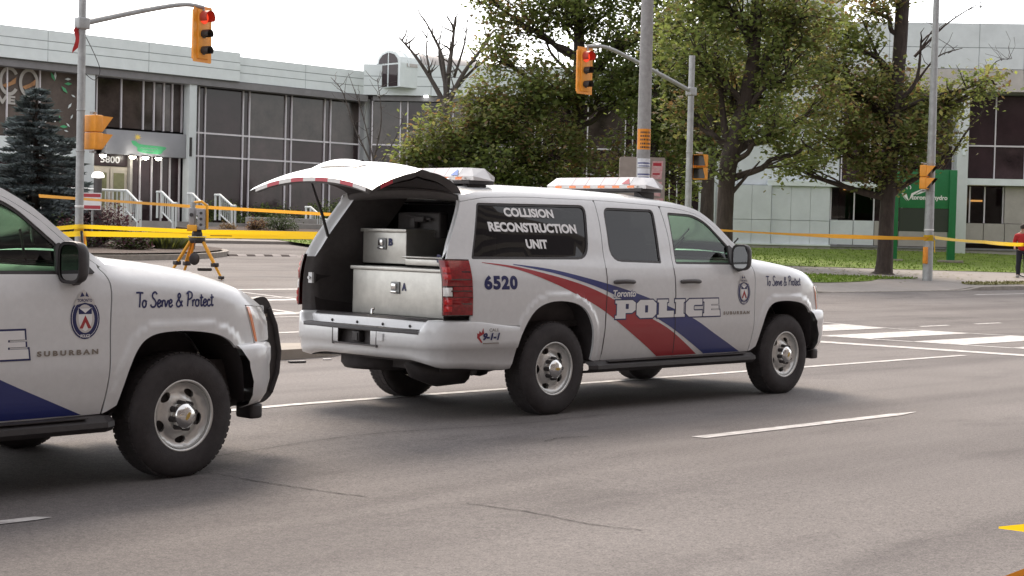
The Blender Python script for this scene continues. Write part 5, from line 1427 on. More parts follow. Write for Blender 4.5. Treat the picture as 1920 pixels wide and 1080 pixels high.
# ---- terrace, steps, railings
ter = MB(); ter.box((27, 44.6, 1.25), (28, 6.6, .9)); tag(ter.build('terrace', 'stone'), kind='structure')
tag(MB().box((31.5, 41.0, 1.55), (8, .5, .8), bev=.02).build('planter_wall', 'stone'), 'low concrete planter wall beside the entrance steps', 'wall')
tag(MB().box((28.6, 39.7, 1.40), (3.2, .4, .66), bev=.02).build('planter_wall', 'stone'), 'short concrete bench wall behind the round shrubs', 'wall')
st_ = tag(empty('entrance_steps', (24.4, 40.6, .95)), 'wide concrete entrance steps between white railings', 'steps')
for k in range(5):
    b = MB(); b.box((0, .62-.32*k+.2*0, .36-.07*k*2+.12), (5.6, .34+.0, .72-.14*k*2+.0*k if False else .15)); b.build('step', 'stone', st_)
b = MB(); b.box((0, .9, -.05), (5.6, 1.2, .7)); b.build('step_base', 'stone', st_)
def railing(loc, run, drop, label, h=.92, flat=.25):
    r = tag(empty('stair_railing', loc), label, 'railing', 'white stair railings by the entrance')
    pts = [(0, .35, h), (0, 0, h), (0, -run, h-drop), (0, -run-flat, h-drop)]
    b = MB(); b.tube(pts, .045, 6); b.build('top_rail', 'rail_white', r)
    b = MB(); b.tube([(0, 0, .18), (0, -run, .18-drop)], .03, 6); b.build('bottom_rail', 'rail_white', r)
    for (y, z0, z1) in ((.30, -.05, h), (0.0, -.05, h), (-run, -drop-.1, h-drop), (-run-flat+.05, -drop-.1, h-drop)):
        b = MB(); b.box((0, y, (z0+z1)/2), (.06, .06, z1-z0)); b.build('post', 'rail_white', r)
    n = 6
    for k in range(1, n):
        y = -run*k/n; b = MB(); b.box((0, y, .55-drop*k/n), (.022, .022, .74)); b.build('baluster', 'rail_white', r)
railing((22.1, 41.1, 1.86), .75, .42, 'white stair railing at the left side of the entrance steps')
railing((23.6, 41.1, 1.86), .75, .42, 'white stair railing second from the left, before the white column')
railing((24.95, 41.1, 1.84), .75, .42, 'white stair railing directly behind the survey scanner')
railing((26.2, 41.1, 1.84), .80, .42, 'white stair railing right of the survey tripod')
railing((30.6, 41.1, 1.50), .90, .50, 'white stair railing farthest right, behind the round green shrub')
rr = tag(empty('guard_rail', (20.6, 41.2, 1.85)), 'white horizontal guard rail in front of the beige doors', 'railing')
b = MB(); b.tube([(-2.2, 0, .9), (1.5, 0, .92)], .045, 6); b.build('top_rail', 'rail_white', rr)
for k in range(24):
    b = MB(); b.box((-2.2+.16*k, 0, .46), (.025, .025, .9)); b.build('baluster', 'rail_white', rr)
# low street wall and chequered blocks
lw = tag(empty('low_wall', (26, 36.1, .95)), 'low grey concrete wall along the driveway below the shrubs', 'wall')
for k in range(5):
    b = MB(); b.box((-1.1+2.0*k, 0, .15), (1.985, .35, .36), bev=.012); b.build('wall_block', 'stone', lw)
cb = tag(empty('chequer_wall', (22.9, 36.15, .98)), 'row of dark and pale blocks low behind the tripod', 'wall')
for k in range(8):
    b = MB(); b.box((-.85+.31*k-.8, 0, .14), (.30, .25, .30)); b.build('block', 'block_dark' if k % 2 else 'block_light', cb)
tag(drape('driveway_edge', [(19.6, 34.5), (60, 34.5), (60, 37), (-10, 37), (-10, 34.5)], 'pavement', .10, 2, skirt=.15), kind='structure')
tag(drape('planting_bed', [(22.3, 36.3), (36, 36.3), (36, 41), (27.6, 41), (22.3, 38.2)], 'mulch', .40, 1.5, skirt=.4), kind='structure')
# rubber speed hump
sh = tag(empty('speed_hump', (17.6, 26.8, H(17.6, 26.8))), 'low striped speed hump lying across the driveway', 'speed hump')
for k in range(8):
    P = [(-.15, 0), (.15, 0), (.08, .05), (-.08, .05)]
    b = MB(); b.prism([(y, z) for y, z in P], -1.2+.3*k, -.9+.3*k, 'YZ'); b.build('segment', 'block_dark' if k % 2 == 0 else 'block_light', sh)

# ---- diagonal wing
dz0 = 1.0
dw = tag(empty('office_wing', (39.07, 47.62, dz0), R(-49.44)), 'pale angled office wing behind the trees with dark windows and tall blank walls', 'building')
wz = lambda z: z-dz0
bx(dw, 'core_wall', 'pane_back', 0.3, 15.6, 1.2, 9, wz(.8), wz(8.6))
cladding(dw, -.25, 15.7, -.3, [(wz(7.86), wz(8.30)), (wz(8.30), wz(8.74)), (wz(8.74), wz(9.30))], 3.2)
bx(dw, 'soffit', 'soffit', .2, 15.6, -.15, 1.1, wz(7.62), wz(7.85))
glazing(dw, [.15, 1.48, 1.82, 3.6, 3.95, 5.7, 6.05, 7.8, 8.15, 9.9, 10.25, 12.0, 12.35, 14.1, 14.45, 15.5], [wz(1.2), wz(4.4), wz(5.58), wz(7.62)], .15)
bx(dw, 'soffit_lamp', 'cool_tube', 2.62, 2.80, -.32, -.24, wz(7.80), wz(7.87))
# tall blank block
tb = bx(dw, 'tall_block', 'wall_blue', 15.7, 21.9, .4, 9, wz(.8), wz(15.5))
for k in range(4):
    for j in range(6):
        z0 = 4.1+1.9*j
        bx(tb, 'wall_panel', 'wall_blue', 15.72+1.54*k, 15.72+1.54*(k+1)-.02, .36, .41, wz(z0), wz(z0+1.88))
for u0, u1 in ((15.45, 16.22), (17.0, 18.78), (18.80, 21.46)):
    for z0, z1 in ((1.40, 2.47), (2.49, 4.05)):
        n = 1 if u1-u0 < 1 else (2 if u1-u0 < 2 else 3); w = (u1-u0)/n
        for k in range(n): bx(dw, 'wall_panel', 'wall_blue', u0+k*w+.006, u0+(k+1)*w-.006, -.1 if u0 > 18.79 else -.25, .30, wz(z0), wz(z1))
bx(dw, 'plinth', 'wall_beige', 15.4, 21.5, -.30, .4, wz(.6), wz(1.36))
bx(dw, 'ledge', 'panel_white', 17.0, 21.5, -.36, .3, wz(1.33), wz(1.40))
bx(dw, 'band', 'panel_white', 18.6, 27.0, -.2, .5, wz(4.06), wz(4.30))
# right hand part: parapet, sloping band, recessed glazing
cladding(dw, 21.9, 42, -.25, [(wz(9.53), wz(10.5)), (wz(10.5), wz(11.60))], 2.1, 'wall_blue')
b = MB(); n = 10; w = (42-21.9)/n
for k in range(n):
    q = MB(); q.add([(21.9+k*w+.01, -.25, wz(9.52)), (21.9+(k+1)*w-.01, -.25, wz(9.52)), (21.9+(k+1)*w-.01, -.55, wz(8.50)), (21.9+k*w+.01, -.55, wz(8.50)), (21.9+k*w+.01, .3, wz(8.50)), (21.9+(k+1)*w-.01, .3, wz(8.50)), (21.9+k*w+.01, .3, wz(9.52)), (21.9+(k+1)*w-.01, .3, wz(9.52))], [(0, 1, 2, 3), (3, 2, 5, 4), (0, 3, 4, 6), (1, 7, 5, 2), (6, 4, 5, 7), (0, 6, 7, 1)]); q.build('fascia_panel', 'wall_beige', dw)
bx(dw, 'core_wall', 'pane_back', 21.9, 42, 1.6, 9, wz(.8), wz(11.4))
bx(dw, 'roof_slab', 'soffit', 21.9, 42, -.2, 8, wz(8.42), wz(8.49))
for u0 in (27.06, 32.6, 38.2): bx(dw, 'column', 'column_white', u0, u0+.50, -.45, .35, wz(1.1), wz(8.45), .01)
glazing(dw, [22.0, 23.3, 24.6, 25.9, 27.05], [wz(4.3), wz(6.1), wz(8.42)], .5)
glazing(dw, [27.58, 28.94, 30.3, 31.6, 32.6, 34, 35.5, 37, 38.2, 40, 42], [wz(4.6), wz(6.1), wz(8.42)], .5)
bx(dw, 'band', 'panel_white', 27.55, 42, -.15, .8, wz(4.28), wz(4.58))
# lower storey
b0 = bx(dw, 'inner_wall', 'interior_warm', 21.4, 31, 1.9, 2.0, wz(1.0), wz(4.2))
MATS['pane_clear'] = glass_mat('pane_clear', (.38, .34, .32), .6)
glazing(dw, [21.54, 22.6, 23.5], [wz(2.56), wz(4.05)], .25, pmat='pane_clear')
glazing(dw, [23.52, 24.8, 26.0, 27.04], [wz(2.4), wz(4.05)], .4)
glazing(dw, [27.85, 28.52, 29.35], [wz(2.56), wz(4.22)], .35, pmat='pane_clear')
for u0, z0 in ((22.2, 3.96), (28.0, 3.55), (23.9, 3.9)): bx(dw, 'ceiling_tube', 'warm_tube', u0, u0+.55, .9, 1.0, wz(z0), wz(z0+.08))
for a, c in ((21.5, 22.55), (22.57, 23.5), (23.52, 24.6), (24.62, 25.8), (25.82, 27.04)): bx(dw, 'wall_panel', 'wall_blue' if a < 23.51 else 'wall_beige', a+.006, c-.006, .05, .5, wz(1.42), wz(2.54))
for a, c in ((27.58, 28.45), (28.47, 29.4), (29.42, 31.0), (31.02, 32.58)): bx(dw, 'wall_panel', 'wall_beige', a+.006, c-.006, .1, .6, wz(1.62), wz(2.54))
bx(dw, 'wall_panel', 'wall_beige', 29.4, 31.4, .15, .7, wz(2.56), wz(4.26))
bx(dw, 'wall_panel', 'column_white', 31.4, 42, .0, .7, wz(1.62), wz(4.26))
bx(dw, 'plinth', 'wall_beige', 21.5, 42, -.0, .7, wz(.6), wz(1.30)); bx(dw, 'ledge', 'soffit', 21.5, 42, -.06, .4, wz(1.31), wz(1.40)); bx(dw, 'wall_lamp', 'panel_white', 27.3, 27.42, -.52, -.44, wz(5.6), wz(5.9))
# vaulted roof light
vt = empty('roof_light', (.95, -.55, 8.2-dz0), R(-40.56), dw)
arc = [(-.84, 0), (-.84, 1.12), (-.76, 1.38), (-.49, 1.62), (0, 1.74), (.49, 1.62), (.76, 1.38), (.84, 1.12), (.84, 0)]
b = MB(); b.prism(arc, 0, 1.4); b.build('gable_wall', 'panel_white', vt)
for s_ in (-1, 1):
    b = MB(); b.box((s_*.365, -.012, .54), (.62, .02, 1.0)); b.build('pane', 'pane', vt)
    b = MB(); b.prism([(s_*.05, 1.12), (s_*.68, 1.12), (s_*.62, 1.32), (s_*.40, 1.52), (s_*.05, 1.61)], -.022, -.004); b.build('pane', 'pane', vt)
b = MB(); b.grid(14, 6, lambda u, v: (-.86*math.cos(math.pi*u), .4+9*v, .95+.78*math.sin(math.pi*u))); b.build('vault_roof', 'vault', vt)
for k in range(7):
    b = MB(); b.tube([(-.87*math.cos(t), .5+1.4*k, .95+.80*math.sin(t)) for t in np.linspace(0, math.pi, 12)], .035, 5); b.build('vault_rib', 'panel_white', vt)
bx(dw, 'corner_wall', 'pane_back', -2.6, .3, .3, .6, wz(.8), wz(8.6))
# roof aerial
ra = tag(empty('roof_aerial', (58.8, 27.2, 11.3)), 'thin rooftop aerial mast with two small round fittings at right', 'aerial')
b = MB(); b.tube([(0, 0, 0), (0, 0, 2.4)], .02, 5); b.tube([(.35, -.4, 0), (.35, -.4, 2.0)], .012, 5); b.build('mast', 'galvanised', ra)
for z in (1.35, 1.85):
    b = MB(); b.lathe([(0, .07), (.06, .04), (.07, 0), (.06, -.04), (0, -.07)], 10, 'Z', (0, 0, z)); b.build('fitting', 'galvanised', ra)

# ---- block across the street, on the photographer's side; unseen, added and sized to shade the vehicles and mirror in their windows
mat('block_wall', (.16, .145, .14), .8, var=.1, vscale=.6)
ab = tag(empty('shade_block', (-5, -29, 0)), 'unseen tall brown block added across the street to shade the vehicles, mirrored in the dark side windows', 'building')
bx(ab, 'wall', 'block_wall', -46, 19.9, -10, 0, -.1, 32.5)
bx(ab, 'wall', 'block_wall', 20, 48, -12, -2, -.1, 58)
bx(ab, 'wall', 'block_wall', 48, 74, -12, -3, -.1, 24)
for k in range(9):
    bx(ab, 'window_band', 'pane', -45, 19, -.02, .03, 2.0+3.1*k, 3.5+3.1*k)
    bx(ab, 'balcony_edge', 'wall_beige', -45.5, 19.5, .0, .9, .75+3.1*k, .95+3.1*k)
for k in range(17): bx(ab, 'window_band', 'pane', 21, 47, -2.02, -1.97, 2.0+3.1*k, 3.5+3.1*k)
tag(drape('pavement', [(-70, -14), (140, -14), (140, -40), (-70, -40)][::-1], 'pavement', .10, 8), kind='structure')
# ================================================================ trees and shrubs
def leaf_mat(name, c, t, var=.55):
    M = bpy.data.materials.new(name); M.use_nodes = True; n = M.node_tree.nodes; L = M.node_tree.links; n.clear()
    out = n.new('ShaderNodeOutputMaterial'); mx = n.new('ShaderNodeMixShader'); d = n.new('ShaderNodeBsdfPrincipled'); tr = n.new('ShaderNodeBsdfTranslucent')
    d.inputs['Roughness'].default_value = .6; d.inputs['Specular IOR Level'].default_value = .25
    g = n.new('ShaderNodeTexCoord'); nz = n.new('ShaderNodeTexNoise'); nz.inputs['Scale'].default_value = 1.4; nz.inputs['Detail'].default_value = 5
    L.new(g.outputs['Object'], nz.inputs['Vector']); r = n.new('ShaderNodeValToRGB')
    r.color_ramp.elements[0].position = .35; r.color_ramp.elements[1].position = .65
    r.color_ramp.elements[0].color = (*[x*(1-var) for x in c], 1); r.color_ramp.elements[1].color = (*[x*(1+var) for x in c], 1)
    L.new(nz.outputs[0], r.inputs[0]); L.new(r.outputs[0], d.inputs['Base Color']); tr.inputs[0].default_value = (*t, 1)
    mx.inputs[0].default_value = .5
    L.new(d.outputs[0], mx.inputs[1]); L.new(tr.outputs[0], mx.inputs[2]); L.new(mx.outputs[0], out.inputs[0]); MATS[name] = M
leaf_mat('leaf_green', (.125, .162, .056), (.25, .30, .08))
leaf_mat('leaf_olive', (.158, .160, .066), (.29, .28, .09))
leaf_mat('leaf_rust', (.185, .125, .07), (.30, .19, .08))
leaf_mat('leaf_light', (.22, .24, .08), (.36, .40, .09))
leaf_mat('needle', (.31, .36, .38), (.05, .07, .06))
leaf_mat('needle_dark', (.17, .20, .205), (.03, .04, .03))
leaf_mat('leaf_purple', (.13, .075, .08), (.06, .02, .03))
leaf_mat('leaf_shrub', (.07, .09, .04), (.05, .08, .02))
leaf_mat('leaf_silver', (.16, .18, .11), (.12, .14, .06))
mat('bark', (.055, .042, .036), .95, var=.35, vscale=9, bump=.9, bscale=18, stretch=(1, 1, .3))
mat('bark_grey', (.10, .085, .078), .95, var=.25, vscale=9, bump=.5, bscale=20)

def leaves(b, rnd, c, r, n, size, mis, flat=.75):
    V = []; 
    for k in range(n):
        d = Vector((rnd.gauss(0, 1), rnd.gauss(0, 1), rnd.gauss(0, 1)*flat)); d = d*(r*.40)
        p = c+d; a = Vector((rnd.uniform(-1, 1), rnd.uniform(-1, 1), rnd.uniform(-.8, .2))).normalized()
        w = a.cross(Vector((rnd.uniform(-.55, .55), rnd.uniform(-.55, .55), 1))).normalized()
        s = size*rnd.uniform(.6, 1.25)
        b.add([p-a*s*.5, p+w*s*.38-a*s*.05, p+a*s*.55, p-w*s*.38-a*s*.05], [(0, 1, 2, 3)], rnd.choice(mis))
def bend(rnd, p0, p1, n, amp):
    P = []
    for i in range(n+1):
        t = i/n; q = p0.lerp(p1, t)
        if 0 < i < n: q += Vector((rnd.uniform(-1, 1), rnd.uniform(-1, 1), rnd.uniform(-.6, .6)))*amp
        P.append(q)
    return P
def tree(base, trunk, blobs, label, group, seed, nleaf=40, size=.17, mats_=('leaf_green', 'leaf_olive', 'leaf_rust'), wts=(0, 0, 0, 1, 1, 2), dens=1.0, twigs=3, fork=None, bark='bark', bare=(), lo=2.6):
    """trunk: (height offsets, radius) list; blobs: (centre offset, radii) ellipsoids filled with leaf clusters"""
    rnd = random.Random(seed); base = Vector(base); t = tag(empty('deciduous_tree', base), label, 'tree', group)
    tb = MB(); tp = [Vector(p) for p, r in trunk]; tr = [r for p, r in trunk]
    P = catmull([tuple(p) for p in tp], 4); rr = list(np.interp(np.linspace(0, 1, len(P)), np.linspace(0, 1, len(tr)), tr)); rr[0] *= 1.35
    tb.tube(P, rr, 10)
    cb = MB()
    def at_trunk(z):
        i = min(range(len(P)), key=lambda k: abs(P[k][2]-z)); return Vector(P[i]), rr[i]
    for (c, rad, *o) in blobs:
        c = Vector(c); vol = rad[0]*rad[1]*rad[2]
        nl = max(4, int(dens*15.0*vol**.68)) ; mi = o[0] if o else wts
        # limb from the trunk towards the blob
        p0, r0 = at_trunk(max(lo, c.z-max(.8, rad[2]*.9) - .35*math.hypot(c.x, c.y)))
        L_ = bend(rnd, p0, c+Vector((0, 0, -rad[2]*.2)), 5, .16)
        lr = min(r0*.55, .05+.03*(c-p0).length); tb.tube(catmull([tuple(q) for q in L_], 3), list(np.linspace(lr, lr*.3, 16)), 7)
        K = []
        for k in range(nl):
            while True:
                d = Vector((rnd.uniform(-1, 1), rnd.uniform(-1, 1), rnd.uniform(-1, 1)))
                if .25 < d.length < 1: break
            q = c+Vector((d.x*rad[0], d.y*rad[1], d.z*rad[2])); K.append(q)
            leaves(cb, rnd, q, rnd.uniform(.55, .95), nleaf, size, mi)
        for q in K[::max(1, 5-twigs)]:
            s0 = L_[rnd.choice((2, 3, 4, 5))]; B = bend(rnd, s0, q, 3, .12); tb.tube(B, [.035, .026, .018, .008], 5, caps=False)
    for B in bare:
        Q = [Vector(q) for q in B[0]]; tb.tube(catmull([tuple(q) for q in Q], 4), list(np.linspace(B[1], B[1]*.25, 4*(len(Q)-1)+1)), 6)
        for k in range(B[2] if len(B) > 2 else 0):
            i = rnd.randrange(1, len(Q)); s0 = Q[i-1].lerp(Q[i], rnd.random()); e = s0+Vector((rnd.uniform(-.7, .7), rnd.uniform(-.7, .7), rnd.uniform(.1, .9)))
            tb.tube(bend(rnd, s0, e, 3, .08), [B[1]*.35, B[1]*.26, B[1]*.18, .006], 5, caps=False)
    tb.build('trunk', bark, t, fix=False)
    if cb.f: cb.build('crown', list(mats_), t, fix=False)
    return t
RT = Vector((.7009, -.7132, 0)); BK = Vector((.7132, .7009, 0))      # along and away from the street corner's diagonal
def off(u, w, z): return tuple(RT*u+BK*w+Vector((0, 0, z)))
GR = 'street trees before the offices'
LG, OL, RU = (0, 0, 0, 0, 1), (1, 0, 1, 0, 0, 2), (2, 1, 0, 1)
# broad tree by the parked vehicle's bonnet
z1 = H(29.0, 19.2)+.1
tree((29.0, 19.2, z1), [((0, 0, 0), .30), (off(.02, 0, 1.6), .25), (off(.05, 0, 2.7), .25), (off(.12, 0, 3.4), .28), (off(.45, .1, 4.6), .26), (off(.75, 0, 6.5), .18), (off(.9, 0, 9.0), .10)],
    [(off(-1.2, -.3, 6.6), (1.3, 1.4, 1.2), LG), (off(.4, .3, 8.0), (1.7, 1.6, 1.3), LG), (off(1.7, -.2, 6.2), (1.2, 1.4, 1.1), LG), (off(-.9, .4, 8.6), (1.4, 1.4, 1.1), LG), (off(2.2, .3, 7.9), (1.4, 1.3, 1.2), OL),
     (off(1.3, -.9, 4.35), (.95, 1.0, .62), LG), (off(2.3, -.4, 3.9), (1.0, 1.0, .55), LG), (off(-1.3, .2, 4.9), (.8, 1.0, .7), OL), (off(-.55, -.8, 3.1), (.35, .5, .5), (3, 0)), (off(.3, .9, 5.6), (1.6, 1.0, 1.1), OL), (off(2.9, .5, 5.2), (.9, .9, .6), OL)],
    'forked street tree with dark trunk just right of the grey signal pole', GR, 11, mats_=('leaf_green', 'leaf_olive', 'leaf_rust', 'leaf_silver'), dens=1.9,
    bare=[([off(.1, 0, 2.2), off(.5, -.1, 2.7), off(1.0, -.2, 3.3)], .08), ([off(.1, 0, 2.6), off(-.4, 0, 3.1), off(-.6, 0, 3.8)], .07), ([off(.12, 0, 3.3), off(-.1, .1, 4.6), off(-.3, .2, 6.5)], .17), ([off(.3, 0, 3.8), off(.9, .2, 5.0), off(1.2, .2, 6.6)], .15)])
# tree before the green sign
z2 = H(35.4, 17.6)+.1
tree((35.4, 17.6, z2), [((0, 0, 0), .31), (off(.03, 0, .5), .26), (off(.05, 0, 1.8), .235), (off(.1, 0, 3.2), .23), (off(.2, 0, 5.4), .21), (off(.3, 0, 7.2), .22), (off(.35, 0, 9.2), .22), (off(.4, 0, 11), .14)],
    [(off(.1, -.5, 4.3), (1.6, 1.3, 1.0), OL), (off(-1.9, .2, 4.6), (1.3, 1.3, 1.1), OL), (off(-1.2, -.3, 6.2), (1.4, 1.3, 1.0), OL), (off(1.2, .2, 5.1), (1.0, 1.2, .9), OL), (off(-2.4, .2, 6.6), (1.1, 1.1, .9), RU),
     (off(.3, .8, 5.8), (1.6, 1.0, 1.0), OL), (off(2.6, -.1, 6.0), (1.0, .8, .38), LG), (off(1.9, .1, 5.6), (.9, .8, .6), (1, 1, 3)), (off(-.7, 0, 8.8), (1.2, 1.2, .7), RU), (off(-2.9, .3, 3.5), (1.1, .9, .55), LG), (off(.9, 0, 3.7), (.55, .8, .45), LG),
     (off(3.3, 0, 6.35), (.5, .5, .3), (1, 2, 3)), (off(2.0, 0, 4.1), (.3, .4, .3), (3, 1)), (off(-1.4, 0, 7.6), (1.2, 1.0, .6), LG), (off(-.2, -.2, 3.3), (1.3, 1.0, .5), OL)],
    'thick trunked street tree in the grass strip before the green sign', GR, 23, mats_=('leaf_green', 'leaf_olive', 'leaf_rust', 'leaf_light'), dens=2.3,
    bare=[([off(.2, 0, 5.2), off(1.3, 0, 5.7), off(2.4, -.1, 6.0), off(3.2, 0, 6.3)], .09, 5), ([off(3.0, 0, 6.3), off(3.4, 0, 6.9), off(3.9, 0, 7.0)], .025, 9), ([off(.4, 0, 5.6), off(.9, .1, 6.3), off(1.0, .1, 7.6)], .10, 3), ([off(.9, .1, 6.2), off(1.5, 0, 7.0), off(2.3, 0, 7.3)], .045, 6), ([off(.8, .1, 7.0), off(1.7, 0, 8.0), off(2.7, 0, 8.7)], .05, 6),
          ([off(.2, 0, 5.6), off(-.4, .1, 7.0), off(-.9, .2, 8.2)], .10, 3), ([off(1.8, 0, 3.4), off(2.5, 0, 4.6), off(3.0, -.1, 5.3), off(3.05, -.1, 5.6)], .05, 1)])
# dense group behind the vehicle
z3 = H(36.3, 31.9)+.1
tree((36.3, 31.9, z3), [((0, 0, 0), .36), (off(0, 0, 2.5), .30), (off(.02, 0, 5.5), .28), (off(.0, 0, 8.0), .22), (off(-.15, 0, 10.5), .15), (off(-.2, 0, 12.5), .09)],
    [(off(-.4, -.6, 9.3), (2.0, 1.6, 1.3), LG), (off(1.6, 0, 8.4), (1.6, 1.5, 1.6), LG), (off(-2.3, 0, 8.8), (1.3, 1.2, .9), OL), (off(.3, .2, 11.2), (2.2, 1.6, 1.0), OL), (off(1.9, -.3, 10.8), (1.4, 1.4, 1.2), LG), (off(-1.8, .1, 10.6), (1.3, 1.2, .8), OL), (off(1.2, -.8, 6.4), (1.9, 1.5, 1.3), LG), (off(-.9, -.9, 6.4), (1.6, 1.4, 1.0), OL), (off(-3.0, 0, 7.4), (1.2, 1.1, .8), OL), (off(-3.4, .1, 9.6), (.9, .9, .8), OL), (off(-2.8, 0, 11.4), (1.3, 1.1, .9), OL), (off(2.6, .2, 6.6), (1.3, 1.2, 1.3), LG), (off(3.2, .2, 9.2), (1.3, 1.2, 1.3), LG)],
    'tall tree with bare upper trunk behind the hanging red signal', GR, 31, size=.19, nleaf=38, dens=2.0, bare=[([off(0, 0, 6.6), off(-1.1, 0, 7.6), off(-1.6, 0, 9.2)], .09, 5), ([off(0, 0, 7.8), off(-.9, 0, 9.2), off(-1.0, 0, 10.6)], .07, 4), ([off(0, 0, 8.3), off(1.2, 0, 9.4), off(1.5, 0, 11)], .08, 3)])
z4 = H(31.5, 34.0)+.1
tree((32.2, 33.6, z4), [((0, 0, 0), .26), (off(0, 0, 2), .2), (off(.1, 0, 4.4), .12)],
    [(off(-.9, -.6, 2.9), (1.7, 1.3, 1.4), LG), (off(1.2, -.5, 2.9), (1.9, 1.4, 1.5), LG), (off(-.5, 0, 4.3), (1.8, 1.3, 1.0), OL), (off(1.5, 0, 4.6), (1.9, 1.3, 1.0), OL), (off(-1.7, -.6, 1.6), (1.0, 1.0, .8), (3, 0, 3)), (off(.2, -1.0, 1.6), (2.0, 1.0, 1.0), LG), (off(3.2, -.2, 3.6), (1.6, 1.2, 1.5), OL), (off(2.8, -.6, 1.8), (1.5, 1.0, 1.1), LG), (off(-2.3, -.2, 3.5), (.7, .8, .7), OL), (off(.6, .2, 5.6), (1.3, 1.0, .7), OL), (off(2.6, .1, 5.6), (1.2, 1.0, .8), LG)],
    'low bushy tree directly behind the raised liftgate and light bars', GR, 41, size=.19, nleaf=38, mats_=('leaf_green', 'leaf_olive', 'leaf_rust', 'leaf_light'), dens=2.4)
z5 = H(36.5, 29.0)+.1
tree((36.9, 28.6, z5), [((0, 0, 0), .28), (off(0, 0, 2), .22), (off(.1, 0, 6), .12)],
    [(off(-1.3, -.2, 2.9), (1.5, 1.2, 1.5), OL), (off(.8, -.2, 3.2), (1.5, 1.2, 1.2), LG), (off(.3, 0, 5.4), (1.7, 1.3, 1.4), LG), (off(2.0, .3, 5.2), (1.4, 1.2, 1.5), LG), (off(-.8, 0, 1.6), (1.4, 1.0, 1.0), LG), (off(2.4, .4, 7.6), (1.5, 1.3, 1.4), LG), (off(.6, .2, 7.4), (1.5, 1.3, 1.2), LG)],
    'leafy tree behind the brown notice board and utility pole', GR, 47, size=.18, nleaf=38, dens=2.1)
z6 = H(38.2, 24.5)+.1
tree((36.85, 25.9, z6), [((0, 0, 0), .30), (off(0, 0, 2.5), .24), (off(.1, 0, 7), .14), (off(.1, 0, 10), .08)],
    [(off(.6, 0, 6.0), (1.4, 1.2, 1.1), LG), (off(1.9, 0, 6.8), (1.4, 1.3, 1.2), LG), (off(0, 0, 8.7), (1.7, 1.3, 1.2), OL), (off(-.3, -.1, 4.4), (1.4, 1.1, .8), OL), (off(2.6, 0, 5.4), (1.1, 1.0, .8), OL), (off(3.0, .3, 8.6), (1.5, 1.2, 1.2), LG), (off(-1.6, .2, 8.0), (1.1, 1.1, 1.0), OL)],
    'leafy tree standing between the two nearest street trees, farther back', GR, 53, size=.18, nleaf=38, dens=1.9)
# leafless trees
zb_ = H(35.4, 38.4)+.4
tree((35.4, 38.4, zb_), [((0, 0, 0), .22), (off(0, 0, 3), .18), (off(-.05, 0, 5.6), .15)], [], 'leafless tree with upright bare limbs before the white parapet', GR, 61, bark='bark_grey',
    bare=[([off(-.05, 0, 5.2), off(.1, 0, 6.8), off(.22, 0, 7.9), off(.30, 0, 8.9)], .15, 8), ([off(-.05, 0, 5.3), off(-.7, 0, 6.4), off(-1.35, 0, 7.3), off(-2.0, 0, 8.0)], .13, 10), ([off(.0, 0, 5.5), off(-.2, 0, 7.2), off(-.6, 0, 8.1), off(-1.0, 0, 8.8)], .11, 8), ([off(0, 0, 5.2), off(.7, 0, 6.6), off(1.4, 0, 7.6), off(1.9, 0, 8.4)], .13, 10), ([off(.1, 0, 5.6), off(1.1, .2, 6.8), off(2.0, .2, 7.4)], .09, 8), ([off(0, .1, 5.8), off(-.35, .1, 7.4), off(-.2, .1, 8.6)], .07, 5), ([off(-.6, 0, 6.2), off(-.85, 0, 7.4), off(-.8, 0, 8.5)], .06, 5), ([off(.3, 0, 6.4), off(.7, 0, 7.8), off(.8, 0, 8.8)], .07, 6)])
tree((33.2, 40.2, H(33.2, 40.2)+.4), [((0, 0, 0), .10), (off(0, 0, 1.5), .08), (off(-.1, 0, 3.0), .05)], [], 'small leafless ornamental tree against the dark glazing', GR, 67, bark='bark_grey',
    bare=[([off(-.1, 0, 2.6), off(-.9, 0, 4.2), off(-1.4, 0, 5.6), off(-1.9, 0, 6.2)], .045, 12), ([off(-.1, 0, 2.8), off(.2, 0, 4.5), off(.0, 0, 6.2)], .045, 12), ([off(0, 0, 2.4), off(.8, 0, 3.8), off(1.2, 0, 5.0)], .04, 12), ([off(-.1, 0, 2.9), off(-.6, 0, 4.8), off(-1.2, 0, 6.4)], .035, 10)])

